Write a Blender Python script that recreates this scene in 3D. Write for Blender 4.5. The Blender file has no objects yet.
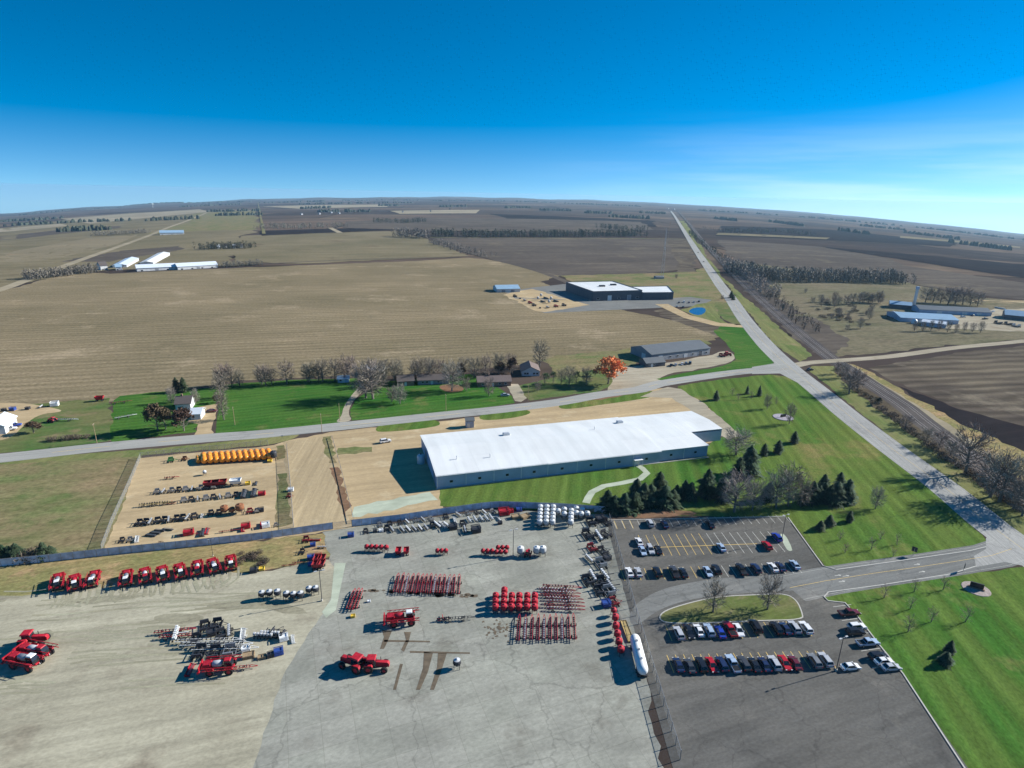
import bpy, math, random
from math import sin, cos, atan, atan2, sqrt, pi, radians, hypot
from mathutils import Vector, Matrix
from mathutils.geometry import tessellate_polygon
random.seed(7)
sc = bpy.context.scene
COL = sc.collection
# ------------------------------------------------------------------ camera model (the drone's height, tilt and lens)
F, H, YH, ROLL = 600.0, 100.0, 193.5, 0.0194
PITCH = atan((384-YH)/F)
SUN_AZ, SUN_EL = radians(19), radians(26.5)      # towards the sun: azimuth from +x
RIM = 15000.0

def ray(px, py):
    u, v = px-512, 384-py
    uu = u*cos(ROLL)-v*sin(ROLL); vv = u*sin(ROLL)+v*cos(ROLL)
    return (uu/F, cos(PITCH)+vv/F*sin(PITCH), -sin(PITCH)+vv/F*cos(PITCH))

def _soft(r):
    x = r-600.0
    if x <= 0: return 0.0
    if x < 600: return x*x/1200.0
    return x-300.0
# the plain falls away gently to both sides (and carries low hills far off)
_T = []
for _x in range(0, 1025, 16):
    d = ray(_x, 197+1.0e-4*(_x-415)**2)
    rh = hypot(d[0], d[1]); e = d[2]/rh
    _T.append((atan2(d[0], d[1]), max(0.0, -(H+e*RIM)/_soft(RIM))))
def _Tf(az):
    if az <= _T[0][0]: return _T[0][1]
    if az >= _T[-1][0]: return _T[-1][1]
    lo, hi = 0, len(_T)-1
    while hi-lo > 1:
        m = (lo+hi)//2
        if _T[m][0] <= az: lo = m
        else: hi = m
    a, b = _T[lo], _T[hi]
    return a[1]+(b[1]-a[1])*(az-a[0])/(b[0]-a[0])
def terrain(x, y):
    r = hypot(x, y)
    if r <= 600: return 0.0
    az = atan2(x, y)
    z = -_Tf(az)*_soft(r)
    if r > 7000:
        k = min(1, (r-7000)/4000)
        z += k*(9*sin(az*23+r*.0011)+6*sin(az*61+1.3)+4*sin(az*131+r*.002))*(1 if az < .15 else .35)
    return z
def at(px, py, z=0.0):
    """pixel of the survey picture -> point on the terrain (at height z above it)"""
    d = ray(px, py)
    rh = hypot(d[0], d[1])
    if d[2] < -1e-6:
        t = (z-H)/d[2]
        if t*rh <= 600: return Vector((d[0]*t, d[1]*t, z))
    r = 560.0; pr = r
    while r < RIM:
        t = r/rh
        if H+d[2]*t < terrain(d[0]*t, d[1]*t)+z: break
        pr = r; r *= 1.02
    else:
        t = RIM*.97/rh
        return Vector((d[0]*t, d[1]*t, terrain(d[0]*t, d[1]*t)+z))
    lo, hi = pr, r
    for _ in range(24):
        m = (lo+hi)/2; t = m/rh
        if H+d[2]*t < terrain(d[0]*t, d[1]*t)+z: hi = m
        else: lo = m
    t = hi/rh
    return Vector((d[0]*t, d[1]*t, terrain(d[0]*t, d[1]*t)+z))
def A(p): return at(p[0], p[1])
def heading(p, q):
    a, b = A(p), A(q)
    return atan2(b.y-a.y, b.x-a.x)

# ------------------------------------------------------------------ materials
def nd(t, kind, **kw):
    n = t.nodes.new(kind)
    for k, v in kw.items(): setattr(n, k, v)
    return n
MATS = {}
def mat(name, col, rough=.7, metal=0.0, var=.12, scale=2.0, spec=.4, local=True, bump=0.0, coat=0.0):
    if name in MATS: return MATS[name]
    m = bpy.data.materials.new(name); m.use_nodes = True; t = m.node_tree
    b = t.nodes['Principled BSDF']
    b.inputs['Roughness'].default_value = rough; b.inputs['Metallic'].default_value = metal
    b.inputs['Specular IOR Level'].default_value = spec; b.inputs['Coat Weight'].default_value = coat
    tc = nd(t, 'ShaderNodeTexCoord'); no = nd(t, 'ShaderNodeTexNoise')
    no.inputs['Scale'].default_value = scale; no.inputs['Detail'].default_value = 5
    t.links.new(tc.outputs['Object'], no.inputs['Vector'])
    mr = nd(t, 'ShaderNodeMapRange'); mr.inputs['From Min'].default_value = .3; mr.inputs['From Max'].default_value = .7
    mr.inputs['To Min'].default_value = 1-var; mr.inputs['To Max'].default_value = 1+var
    t.links.new(no.outputs['Fac'], mr.inputs['Value'])
    hs = nd(t, 'ShaderNodeHueSaturation'); hs.inputs['Color'].default_value = (*col, 1)
    t.links.new(mr.outputs['Result'], hs.inputs['Value'])
    t.links.new(hs.outputs['Color'], b.inputs['Base Color'])
    MATS[name] = m
    return m
def leafmat(name, col, var=.35, tint=.04):
    """foliage and twigs: every clump (mesh island) gets its own tone"""
    if name in MATS: return MATS[name]
    m = bpy.data.materials.new(name); m.use_nodes = True; t = m.node_tree
    b = t.nodes['Principled BSDF']; b.inputs['Roughness'].default_value = .8; b.inputs['Specular IOR Level'].default_value = .2
    g = nd(t, 'ShaderNodeNewGeometry'); oi = nd(t, 'ShaderNodeObjectInfo')
    mr = nd(t, 'ShaderNodeMapRange'); mr.inputs['To Min'].default_value = 1-var; mr.inputs['To Max'].default_value = 1+var
    t.links.new(g.outputs['Random Per Island'], mr.inputs['Value'])
    m2 = nd(t, 'ShaderNodeMapRange'); m2.inputs['To Min'].default_value = .5-tint; m2.inputs['To Max'].default_value = .5+tint
    t.links.new(oi.outputs['Random'], m2.inputs['Value'])
    hs = nd(t, 'ShaderNodeHueSaturation'); hs.inputs['Color'].default_value = (*col, 1)
    t.links.new(mr.outputs['Result'], hs.inputs['Value']); t.links.new(m2.outputs['Result'], hs.inputs['Hue'])
    t.links.new(hs.outputs['Color'], b.inputs['Base Color'])
    MATS[name] = m
    return m
def groundmat(name, c1, c2, c3=None, rot=0.0, sx=.02, sy=.2, fine=1.5, patch=.012, rough=.95, bump=0.0, rows=None, finevar=.2, crack=None, det=6, veins=0):
    """ground cover: broad patches of c1 and c2, streaks along rot (sx along, sy across), fine grain, stains of c3"""
    m = bpy.data.materials.new(name); m.use_nodes = True; t = m.node_tree; L = t.links.new
    b = t.nodes['Principled BSDF']; b.inputs['Roughness'].default_value = 1.0; b.inputs['Specular IOR Level'].default_value = 0.0
    g = nd(t, 'ShaderNodeNewGeometry')
    mp = nd(t, 'ShaderNodeMapping'); mp.vector_type = 'TEXTURE'; mp.inputs['Rotation'].default_value = (0, 0, rot)
    L(g.outputs['Position'], mp.inputs['Vector'])
    def noise(vec, s, detail=4, off=0, ax=1, ay=1, rgh=.5):
        q = nd(t, 'ShaderNodeMapping'); q.inputs['Scale'].default_value = (ax*s, ay*s, 0); q.inputs['Location'].default_value = (off, off*1.7, 0)
        L(vec, q.inputs['Vector'])
        n = nd(t, 'ShaderNodeTexNoise'); n.inputs['Scale'].default_value = 1; n.inputs['Detail'].default_value = detail; n.inputs['Roughness'].default_value = rgh
        L(q.outputs['Vector'], n.inputs['Vector']); return n.outputs['Fac']
    def rng(v, a, c, lo=0., hi=1.):
        r = nd(t, 'ShaderNodeMapRange'); r.inputs['From Min'].default_value = a; r.inputs['From Max'].default_value = c
        r.inputs['To Min'].default_value = lo; r.inputs['To Max'].default_value = hi; L(v, r.inputs['Value']); return r.outputs['Result']
    def mix(f, x, y, mode='MIX'):
        n = nd(t, 'ShaderNodeMix', data_type='RGBA', blend_type=mode)
        for s, v in ((0, f), (6, x), (7, y)):
            if isinstance(v, (tuple, float, int)): n.inputs[s].default_value = (*v, 1) if isinstance(v, tuple) else v
            else: L(v, n.inputs[s])
        return n.outputs[2]
    v = mp.outputs['Vector']
    c = mix(rng(noise(v, patch, det, 3, rgh=.6), .38, .62), c1, c2)
    st = noise(v, 1, 4, 11, sx, sy)
    c = mix(rng(st, .42, .6), c, mix(.55, c, c2))
    if c3: c = mix(rng(noise(v, patch*2.3, 5, 31, rgh=.65), .56, .7, 0, .85), c, c3)
    br = rng(noise(v, fine, 6, 7, 1, 1.6, .72), .3, .7, 1-finevar, 1+finevar)
    br2 = rng(noise(v, 1, 5, 17, sx*2.1, sy*2.7, .65), .3, .7, .80, 1.20)
    mu = nd(t, 'ShaderNodeMath', operation='MULTIPLY'); L(br, mu.inputs[0]); L(br2, mu.inputs[1]); k = mu.outputs[0]
    if rows:
        w = nd(t, 'ShaderNodeTexWave', wave_type='BANDS', bands_direction='Y'); w.inputs['Scale'].default_value = rows[0]
        w.inputs['Distortion'].default_value = rows[2] if len(rows) > 2 else .6; w.inputs['Detail'].default_value = 1; L(v, w.inputs['Vector'])
        mw = nd(t, 'ShaderNodeMath', operation='MULTIPLY'); L(k, mw.inputs[0]); L(rng(w.outputs['Fac'], 0, 1, 1-rows[1], 1+rows[1]), mw.inputs[1]); k = mw.outputs[0]
    hs = nd(t, 'ShaderNodeHueSaturation'); L(c, hs.inputs['Color']); L(k, hs.inputs['Value'])
    out = hs.outputs['Color']
    if crack:   # slab joints
        bk = nd(t, 'ShaderNodeTexBrick'); bk.offset = 0; bk.inputs['Scale'].default_value = 1
        bk.inputs['Brick Width'].default_value = crack; bk.inputs['Row Height'].default_value = crack; bk.inputs['Mortar Size'].default_value = .06
        bk.inputs['Color1'].default_value = (1, 1, 1, 1); bk.inputs['Color2'].default_value = (.90, .92, .90, 1); bk.inputs['Mortar'].default_value = (.74, .74, .72, 1)
        L(v, bk.inputs['Vector']); out = mix(.8, out, bk.outputs['Color'], 'MULTIPLY')
    if veins:   # sealed cracks wandering over the surface
        nz = nd(t, 'ShaderNodeTexNoise'); nz.inputs['Scale'].default_value = .35; nz.inputs['Detail'].default_value = 4; L(v, nz.inputs['Vector'])
        va = nd(t, 'ShaderNodeVectorMath', operation='MULTIPLY_ADD'); L(nz.outputs['Color'], va.inputs[0]); va.inputs[1].default_value = (5, 5, 0); L(v, va.inputs[2])
        vo = nd(t, 'ShaderNodeTexVoronoi', feature='DISTANCE_TO_EDGE'); vo.inputs['Scale'].default_value = veins; L(va.outputs[0], vo.inputs['Vector'])
        out = mix(rng(vo.outputs['Distance'], .0, .016*veins/.07, .3, 0), out, (.04, .038, .036))
    L(out, b.inputs['Base Color'])
    return m

# ------------------------------------------------------------------ mesh building
class MB:
    def __init__(s): s.v = []; s.f = []
    def quad(s, a, b, c, d):
        n = len(s.v); s.v += [a, b, c, d]; s.f.append((n, n+1, n+2, n+3))
    def tri(s, a, b, c):
        n = len(s.v); s.v += [a, b, c]; s.f.append((n, n+1, n+2))
    def hexa(s, p):
        n = len(s.v); s.v += [tuple(q) for q in p]
        for f in ((3, 2, 1, 0), (4, 5, 6, 7), (0, 1, 5, 4), (1, 2, 6, 5), (2, 3, 7, 6), (3, 0, 4, 7)): s.f.append(tuple(n+i for i in f))
    def box(s, x0, x1, y0, y1, z0, z1, taper=0.0):
        t = taper
        s.hexa([(x0, y0, z0), (x1, y0, z0), (x1, y1, z0), (x0, y1, z0), (x0+t, y0+t, z1), (x1-t, y0+t, z1), (x1-t, y1-t, z1), (x0+t, y1-t, z1)])
        return s
    def bar(s, a, b, w, h=None):
        a, b = Vector(a), Vector(b); d = (b-a).normalized(); h = h or w
        side = d.cross(Vector((0, 0, 1)))
        if side.length < .01: side = Vector((1, 0, 0))
        side.normalize(); up = side.cross(d).normalized()
        o = [side*w/2+up*h/2, -side*w/2+up*h/2, -side*w/2-up*h/2, side*w/2-up*h/2]
        s.hexa([a+q for q in o]+[b+q for q in o]); return s
    def cyl(s, a, b, r0, r1=None, n=12, caps=True):
        a, b = Vector(a), Vector(b); d = (b-a).normalized(); r1 = r0 if r1 is None else r1
        side = d.cross(Vector((0, 0, 1)))
        if side.length < .01: side = Vector((1, 0, 0))
        side.normalize(); up = side.cross(d)
        k = len(s.v)
        for c, r in ((a, r0), (b, r1)):
            for i in range(n):
                t = 2*pi*i/n; s.v.append(tuple(c+side*(r*cos(t))+up*(r*sin(t))))
        for i in range(n): s.f.append((k+i, k+(i+1) % n, k+n+(i+1) % n, k+n+i))
        if caps:
            s.f.append(tuple(k+i for i in reversed(range(n)))); s.f.append(tuple(k+n+i for i in range(n)))
        return s
    def lathe(s, prof, c=(0, 0, 0), n=14, axis='z'):
        k = len(s.v); c = Vector(c)
        for (r, z) in prof:
            for i in range(n):
                t = 2*pi*i/n
                p = (r*cos(t), r*sin(t), z) if axis == 'z' else ((r*cos(t), z, r*sin(t)) if axis == 'y' else (z, r*cos(t), r*sin(t)))
                s.v.append(tuple(c+Vector(p)))
        for j in range(len(prof)-1):
            for i in range(n): s.f.append((k+j*n+i, k+j*n+(i+1) % n, k+(j+1)*n+(i+1) % n, k+(j+1)*n+i))
        return s
    def prism(s, poly, z0, z1, bottom=False):
        n = len(poly); k = len(s.v)
        s.v += [(p[0], p[1], z0) for p in poly]+[(p[0], p[1], z1) for p in poly]
        for i in range(n): s.f.append((k+i, k+(i+1) % n, k+n+(i+1) % n, k+n+i))
        for tr in tessellate_polygon([[Vector((p[0], p[1], 0)) for p in poly]]):
            s.f.append(tuple(k+n+i for i in tr))
            if bottom: s.f.append(tuple(k+i for i in tr))
        return s
    def profile(s, pts, y0, y1, inset=None):
        """side profile in x,z extruded from y0 to y1"""
        n = len(pts); k = len(s.v); ins = inset or [0]*n
        s.v += [(p[0], y0+ins[i], p[1]) for i, p in enumerate(pts)]+[(p[0], y1-ins[i], p[1]) for i, p in enumerate(pts)]
        for i in range(n): s.f.append((k+i, k+(i+1) % n, k+n+(i+1) % n, k+n+i))
        s.f.append(tuple(k+i for i in range(n))); s.f.append(tuple(k+n+i for i in reversed(range(n))))
        return s
    def mesh(s, name, m, smooth=False, fix=True):
        me = bpy.data.meshes.new(name); me.from_pydata([tuple(v) for v in s.v], [], s.f); me.update()
        me.materials.append(m)
        if fix:
            import bmesh
            bm = bmesh.new(); bm.from_mesh(me); bmesh.ops.recalc_face_normals(bm, faces=bm.faces); bm.to_mesh(me); bm.free()
        if smooth:
            me.polygons.foreach_set('use_smooth', [True]*len(me.polygons))
        return me
    def build(s, name, m, parent=None, **kw):
        o = bpy.data.objects.new(name, s.mesh(name, m, **kw)); COL.objects.link(o)
        if parent: o.parent = parent
        return o
def tag(o, label=None, cat=None, group=None, kind=None):
    if label: o['label'] = label
    if cat: o['category'] = cat
    if group: o['group'] = group
    if kind: o['kind'] = kind
    return o
def empty(name, loc=(0, 0, 0), rz=0, label=None, cat=None, group=None, s=1.0):
    o = bpy.data.objects.new(name, None); COL.objects.link(o); o.location = loc; o.rotation_euler = (0, 0, rz)
    o.empty_display_size = .5; o.scale = (s, s, s) if not isinstance(s, tuple) else s
    return tag(o, label, cat, group)
def tree_of(name, parts):
    """a prototype kept as data only: (name, [(part name, mesh, [(sub name, mesh)...])...])"""
    return (name, parts)
def place(proto, loc, rz, label, cat, group=None, s=1.0):
    """one instance of a thing: an Empty and an object for every part and sub-part (they share mesh data)"""
    name, parts = proto
    r = empty(name, loc, rz, label, cat, group, s)
    for p in parts:
        o = bpy.data.objects.new(p[0], p[1]); COL.objects.link(o); o.parent = r
        for q in (p[2] if len(p) > 2 else ()):
            c = bpy.data.objects.new(q[0], q[1]); COL.objects.link(c); c.parent = o
    return r
ORD = ['first', 'second', 'third', 'fourth', 'fifth', 'sixth', 'seventh', 'eighth', 'ninth', 'tenth', 'eleventh', 'twelfth', 'thirteenth',
       'fourteenth', 'fifteenth', 'sixteenth', 'seventeenth', 'eighteenth', 'nineteenth', 'twentieth', 'twenty-first', 'twenty-second', 'twenty-third',
       'twenty-fourth', 'twenty-fifth', 'twenty-sixth', 'twenty-seventh', 'twenty-eighth', 'twenty-ninth', 'thirtieth', 'thirty-first', 'thirty-second', 'thirty-third', 'thirty-fourth', 'thirty-fifth', 'thirty-sixth']

# ------------------------------------------------------------------ draped ground sheets
def chaikin(p, n=2):
    for _ in range(n):
        q = []
        for i in range(len(p)):
            a, b = p[i], p[(i+1) % len(p)]
            q += [(a[0]*.75+b[0]*.25, a[1]*.75+b[1]*.25), (a[0]*.25+b[0]*.75, a[1]*.25+b[1]*.75)]
        p = q
    return p
def lift(x, y, layer):
    r = hypot(x, y)
    k = max(0, r-600)
    return terrain(x, y)+layer*(.012+k*1.6e-4)+min(1, k/300)*(.28+k*1e-4)
def jagged(P, amp):
    out = []; n = len(P)
    for i in range(n):
        a, b = P[i], P[(i+1) % n]; L = hypot(b[0]-a[0], b[1]-a[1]); r = max(1, hypot((a[0]+b[0])/2, (a[1]+b[1])/2)/200)
        k = max(1, min(60, int(L/(2.6*r)))); nx, ny = -(b[1]-a[1])/max(L, .01), (b[0]-a[0])/max(L, .01)
        for j in range(k):
            t = j/k; d = random.gauss(0, amp*r*.5)+amp*r*.6*sin(t*L/(7*r)+i*2.1) if j else 0
            out.append((a[0]+(b[0]-a[0])*t+nx*d, a[1]+(b[1]-a[1])*t+ny*d))
    return out
JAG = dict(concrete_yard=.7, lawn=.4, dirt_yard=.6, tracked_dirt=.5, gravel_strip=.9, gravel_yard=1.0, dry_grass=1.2, rough_grass=1.0, yard_grass=.7, gravel_drive=.5, bare_patch=.8, bare_soil=.7, worn_track=.8, gravel_lot=.7, driveway=.45, verge=.45, stubble_field=.8,
           ploughed_field=.6, dark_stubble=.7, dark_garden=1.2, mound=1.0, dry_bank=.8, sandy_worn_patch=1.2, brown_field=.7, field_corner=1.0, scrub_ground=1.2, rail_scrub_ground=1.0, rail_path=.5, dry_lawn_patch=.8)
def sheet(name, poly, layer, m, px=True, smooth=0, label=None):
    P = [A(p) for p in poly] if px else [Vector((p[0], p[1], 0)) for p in poly]
    P = [(p.x, p.y) for p in P]
    if smooth: P = chaikin(P, smooth)
    if JAG.get(name): P = jagged(P, JAG[name])
    vs = list(P); tris = [tuple(t) for t in tessellate_polygon([[Vector((p[0], p[1], 0)) for p in P]])]
    if max(hypot(*p) for p in P) > 600:
        for _ in range(9):
            mid = {}; out = []; again = False
            def cut(i, j):
                nonlocal again
                k = (min(i, j), max(i, j))
                if k in mid: return mid[k]
                a, b = vs[i], vs[j]; L = hypot(a[0]-b[0], a[1]-b[1]); c = ((a[0]+b[0])/2, (a[1]+b[1])/2)
                # nearest radius along the edge decides
                if L > max(45, .032*hypot(*c)) and (hypot(*a) > 560 or hypot(*b) > 560 or hypot(*c) > 560):
                    vs.append(c); mid[k] = len(vs)-1; again = True
                else: mid[k] = None
                return mid[k]
            for t in tris:
                a, b, c = t; ab, bc, ca = cut(a, b), cut(b, c), cut(c, a)
                n = sum(q is not None for q in (ab, bc, ca))
                if n == 0: out.append(t)
                elif n == 3: out += [(a, ab, ca), (ab, b, bc), (ca, bc, c), (ab, bc, ca)]
                elif n == 1:
                    if ab is not None: out += [(a, ab, c), (ab, b, c)]
                    elif bc is not None: out += [(a, b, bc), (a, bc, c)]
                    else: out += [(a, b, ca), (ca, b, c)]
                else:
                    if ab is None: out += [(c, ca, bc), (ca, a, bc), (a, b, bc)]
                    elif bc is None: out += [(a, ab, ca), (ab, b, ca), (b, c, ca)]
                    else: out += [(b, bc, ab), (ab, bc, a), (a, bc, c)]
            tris = out
            if not again or len(tris) > 60000: break
    mb = MB(); mb.v = [(x, y, lift(x, y, layer)) for x, y in vs]
    for a, b, c in tris:
        A_, B_, C_ = vs[a], vs[b], vs[c]
        cr = (B_[0]-A_[0])*(C_[1]-A_[1])-(B_[1]-A_[1])*(C_[0]-A_[0])
        mb.f.append((a, b, c) if cr > 0 else (a, c, b))
    return tag(mb.build(name, m, fix=False), label=label, kind='structure')
def spline(pts, step=8.0):
    P = [A(p) for p in pts]; out = []
    for i in range(len(P)-1):
        p0 = P[max(0, i-1)]; p1 = P[i]; p2 = P[i+1]; p3 = P[min(len(P)-1, i+2)]
        d = (p2-p1).length; n = max(1, min(60, int(d/max(step, .02*hypot(p1.x, p1.y)))))
        for k in range(n):
            t = k/n
            # centripetal-ish: plain Catmull-Rom with tangents limited by the segment length
            m1 = (p2-p0)*.5; m2 = (p3-p1)*.5
            if m1.length > d: m1 = m1*(d/m1.length)
            if m2.length > d: m2 = m2*(d/m2.length)
            out.append((p1*(2*t**3-3*t*t+1)+m1*(t**3-2*t*t+t)+p2*(-2*t**3+3*t*t)+m2*(t**3-t*t)).xy)
    out.append(P[-1].xy)
    return out
def offsets(line, d):
    out = []
    for i, p in enumerate(line):
        a = line[max(0, i-1)]; b = line[min(len(line)-1, i+1)]; t = (b-a).normalized()
        out.append(Vector((p.x-t.y*d, p.y+t.x*d)))
    return out
def ribbon_mb(mb, line, w0, w1, layer, skip=None):
    L, R = offsets(line, w0), offsets(line, w1)
    dist = 0
    for i in range(len(line)-1):
        seg = (line[i+1]-line[i]).length; dist += seg
        if skip and (dist % skip[0]) > skip[1]: continue
        q = [(p.x, p.y, lift(p.x, p.y, layer)) for p in (R[i], R[i+1], L[i+1], L[i])]
        mb.quad(*q)
def ribbon(name, pts, width, layer, m, step=8.0, label=None):
    mb = MB(); ln = spline(pts, step); ribbon_mb(mb, ln, width/2, -width/2, layer)
    return tag(mb.build(name, m, fix=False), label=label, kind='structure'), ln
# ================================================================== SETTING
HW = heading((800,365),(930,478))
ROAD = heading((220,437),(500,409.5))     # the direction of the county road
# ---- base terrain: one polar sheet out to the horizon
def base_mat():
    m = groundmat('far_fields', (.135,.105,.082), (.085,.068,.06), (.19,.155,.11), rot=ROAD, sx=.0014, sy=.011, fine=.02, patch=.0016, finevar=.1)
    t = m.node_tree; L = t.links.new; b = t.nodes['Principled BSDF']
    src = b.inputs['Base Color'].links[0].from_socket
    g = nd(t, 'ShaderNodeNewGeometry'); mp = nd(t, 'ShaderNodeMapping'); mp.vector_type = 'TEXTURE'
    mp.inputs['Rotation'].default_value = (0, 0, radians(6)); L(g.outputs['Position'], mp.inputs['Vector'])
    # crop fields far off: one flat crop colour per parcel
    bk = nd(t, 'ShaderNodeTexBrick'); bk.offset = .37; bk.squash = 1.6; bk.squash_frequency = 3
    bk.inputs['Scale'].default_value = 1; bk.inputs['Brick Width'].default_value = 900; bk.inputs['Row Height'].default_value = 430
    bk.inputs['Mortar Size'].default_value = 5; bk.inputs['Mortar'].default_value = (.12,.12,.06,1)
    bk.inputs['Color1'].default_value = (.45,.45,.5,1); bk.inputs['Color2'].default_value = (1.45,1.35,1.2,1); bk.inputs['Bias'].default_value = -.1
    L(mp.outputs['Vector'], bk.inputs['Vector'])
    mx = nd(t, 'ShaderNodeMix', data_type='RGBA', blend_type='MULTIPLY'); mx.clamp_result = False
    mx.inputs[0].default_value = .85; L(src, mx.inputs[6]); L(bk.outputs['Color'], mx.inputs[7]); L(mx.outputs[2], b.inputs['Base Color'])
    return m
mb = MB(); rad = [0, 60, 150, 300, 450, 560, 600]
while rad[-1] < RIM: rad.append(rad[-1]*1.03)
rad[-1] = RIM
az = [radians(a*.5) for a in range(-124, 125)]+[radians(a) for a in range(70, 291, 10)]
for r in rad:
    for a in az: mb.v.append((r*sin(a), r*cos(a), terrain(r*sin(a), r*cos(a))))
n = len(az)
for j in range(len(rad)-1):
    for i in range(n):
        k = (i+1) % n
        mb.f.append((j*n+i, j*n+k, (j+1)*n+k, (j+1)*n+i))
ground = tag(mb.build('ground', base_mat(), fix=False), 'flat farm plain running to the horizon', kind='structure')
bpy.context.view_layer.update()

G = {}
G['stubble'] = groundmat('stubble_field', (.25,.20,.125), (.17,.142,.086), (.33,.265,.175), rot=ROAD-radians(4), sx=.006, sy=.13, fine=.5, patch=.007, finevar=.42, rows=(.042,.11,1.5), det=9)
G['stubble2'] = groundmat('stubble_field_far', (.215,.18,.113), (.15,.132,.08), (.13,.10,.065), rot=ROAD-radians(4), sx=.003, sy=.045, fine=.2, patch=.006, finevar=.2)
G['brown'] = groundmat('brown_field', (.125,.105,.085), (.085,.072,.062), (.165,.14,.10), rot=ROAD-radians(4), sx=.003, sy=.04, fine=.1, patch=.005, finevar=.2)
G['plough'] = groundmat('ploughed_field', (.032,.026,.027), (.022,.019,.021), (.042,.034,.032), rot=ROAD, sx=.005, sy=.08, fine=.3, patch=.01, finevar=.12)
G['dark_stubble'] = groundmat('dark_stubble', (.15,.125,.09), (.07,.057,.047), (.20,.17,.125), rot=ROAD-radians(8), sx=.006, sy=.10, fine=.5, patch=.012, finevar=.15, rows=(.03,.2,4))
G['pale'] = groundmat('pale_field', (.36,.31,.22), (.26,.225,.155), None, rot=ROAD, sx=.002, sy=.03, fine=.1, patch=.004, finevar=.08)
G['dirtfield'] = groundmat('tan_field', (.24,.20,.13), (.20,.17,.11), (.27,.19,.11), rot=ROAD, sx=.003, sy=.04, fine=.2, patch=.005, finevar=.2)
G['rough'] = groundmat('rough_grass', (.115,.15,.055), (.225,.175,.10), (.075,.13,.04), rot=ROAD, sx=.02, sy=.09, fine=.5, patch=.028, finevar=.4)
G['dry'] = groundmat('dry_grass', (.34,.24,.125), (.20,.19,.08), (.40,.26,.155), rot=ROAD, sx=.03, sy=.22, fine=.7, patch=.05, finevar=.42)
G['lawn'] = groundmat('lawn_grass', (.030,.110,.018), (.066,.138,.028), (.155,.15,.058), rot=ROAD+.06, sx=.012, sy=.28, fine=.9, patch=.022, finevar=.36, rows=(.08,.10,1.0))
G['lawn2'] = groundmat('tree_lawn_grass', (.048,.128,.022), (.115,.155,.038), (.22,.18,.075), rot=HW, sx=.008, sy=.16, fine=.9, patch=.013, finevar=.36, rows=(.06,.11,.8))
G['yard_grass'] = groundmat('yard_grass', (.055,.125,.032), (.14,.145,.062), (.23,.175,.105), rot=ROAD, sx=.03, sy=.12, fine=.6, patch=.035, finevar=.25)
G['dirt'] = groundmat('tan_dirt', (.45,.345,.205), (.37,.285,.17), (.50,.42,.28), rot=ROAD, sx=.01, sy=.09, fine=.6, patch=.025, finevar=.13, det=8)
G['dirt_tracks'] = groundmat('tracked_dirt', (.44,.35,.215), (.36,.285,.175), (.48,.41,.29), rot=radians(95), sx=.006, sy=.22, fine=.6, patch=.02, finevar=.13)
G['gravel'] = groundmat('gravel', (.38,.34,.26), (.31,.275,.205), (.25,.205,.145), rot=ROAD-.05, sx=.015, sy=.16, fine=.7, patch=.02, finevar=.09, det=8)
G['yard'] = groundmat('packed_gravel', (.40,.378,.285), (.315,.295,.22), (.225,.198,.148), rot=ROAD-radians(3), sx=.010, sy=.13, fine=.9, patch=.03, finevar=.2, det=9)
G['scrubland'] = groundmat('scrubland_grass', (.13,.125,.075), (.175,.15,.10), (.09,.085,.055), rot=ROAD, sx=.012, sy=.05, fine=.2, patch=.014, finevar=.3)
G['dampgravel'] = groundmat('damp_gravel', (.29,.275,.20), (.23,.215,.155), (.16,.145,.105), rot=ROAD, sx=.03, sy=.2, fine=.9, patch=.08, finevar=.2)
G['concrete'] = groundmat('concrete_slabs', (.325,.325,.28), (.262,.262,.228), (.195,.187,.158), rot=radians(21.5), sx=.03, sy=.06, fine=.9, patch=.035, finevar=.2, crack=6.2, det=9, veins=.045)
G['slab'] = groundmat('light_concrete', (.42,.46,.36), (.37,.41,.32), None, rot=radians(21.5), sx=.05, sy=.1, fine=.9, patch=.05, finevar=.05)
G['asphalt'] = groundmat('dark_asphalt', (.098,.097,.091), (.130,.126,.115), (.175,.165,.145), rot=ROAD, sx=.02, sy=.12, fine=1.2, patch=.03, finevar=.2, det=8, veins=.07)
G['asphalt2'] = groundmat('worn_asphalt', (.20,.205,.195), (.165,.168,.16), (.24,.235,.215), rot=ROAD, sx=.02, sy=.3, fine=1.2, patch=.03, finevar=.16, veins=.06)
G['county'] = groundmat('county_road_surface', (.34,.34,.315), (.295,.295,.275), (.20,.20,.19), rot=ROAD, sx=.01, sy=.5, fine=.9, patch=.02, finevar=.06)
G['highway'] = groundmat('highway_concrete', (.35,.35,.33), (.30,.30,.285), (.245,.24,.23), rot=HW, sx=.008, sy=.6, fine=.7, patch=.02, finevar=.12, veins=.05)
G['ballast'] = groundmat('railway_ballast', (.075,.068,.068), (.11,.098,.09), (.05,.045,.042), rot=HW, sx=.02, sy=.5, fine=1.0, patch=.03, finevar=.25)
G['verge'] = groundmat('verge_grass', (.11,.155,.05), (.19,.185,.08), (.25,.20,.11), rot=HW, sx=.01, sy=.12, fine=.5, patch=.02, finevar=.2)
G['white'] = mat('road_paint_white', (.46,.46,.42), .8, var=.15)
G['yellow'] = mat('road_paint_yellow', (.60,.42,.12), .8, var=.15)
G['tar'] = mat('tar_patch', (.115,.09,.06), .9, var=.25, scale=.8)
G['water'] = mat('pond_water', (.012,.05,.13), .06, var=.1, spec=.5)
G['kerb'] = mat('kerb_concrete', (.42,.41,.37), .9, var=.1)
G['mulch'] = groundmat('bare_red_soil', (.22,.125,.08), (.18,.115,.07), None, rot=ROAD, sx=.1, sy=.3, fine=1, patch=.1)

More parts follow.
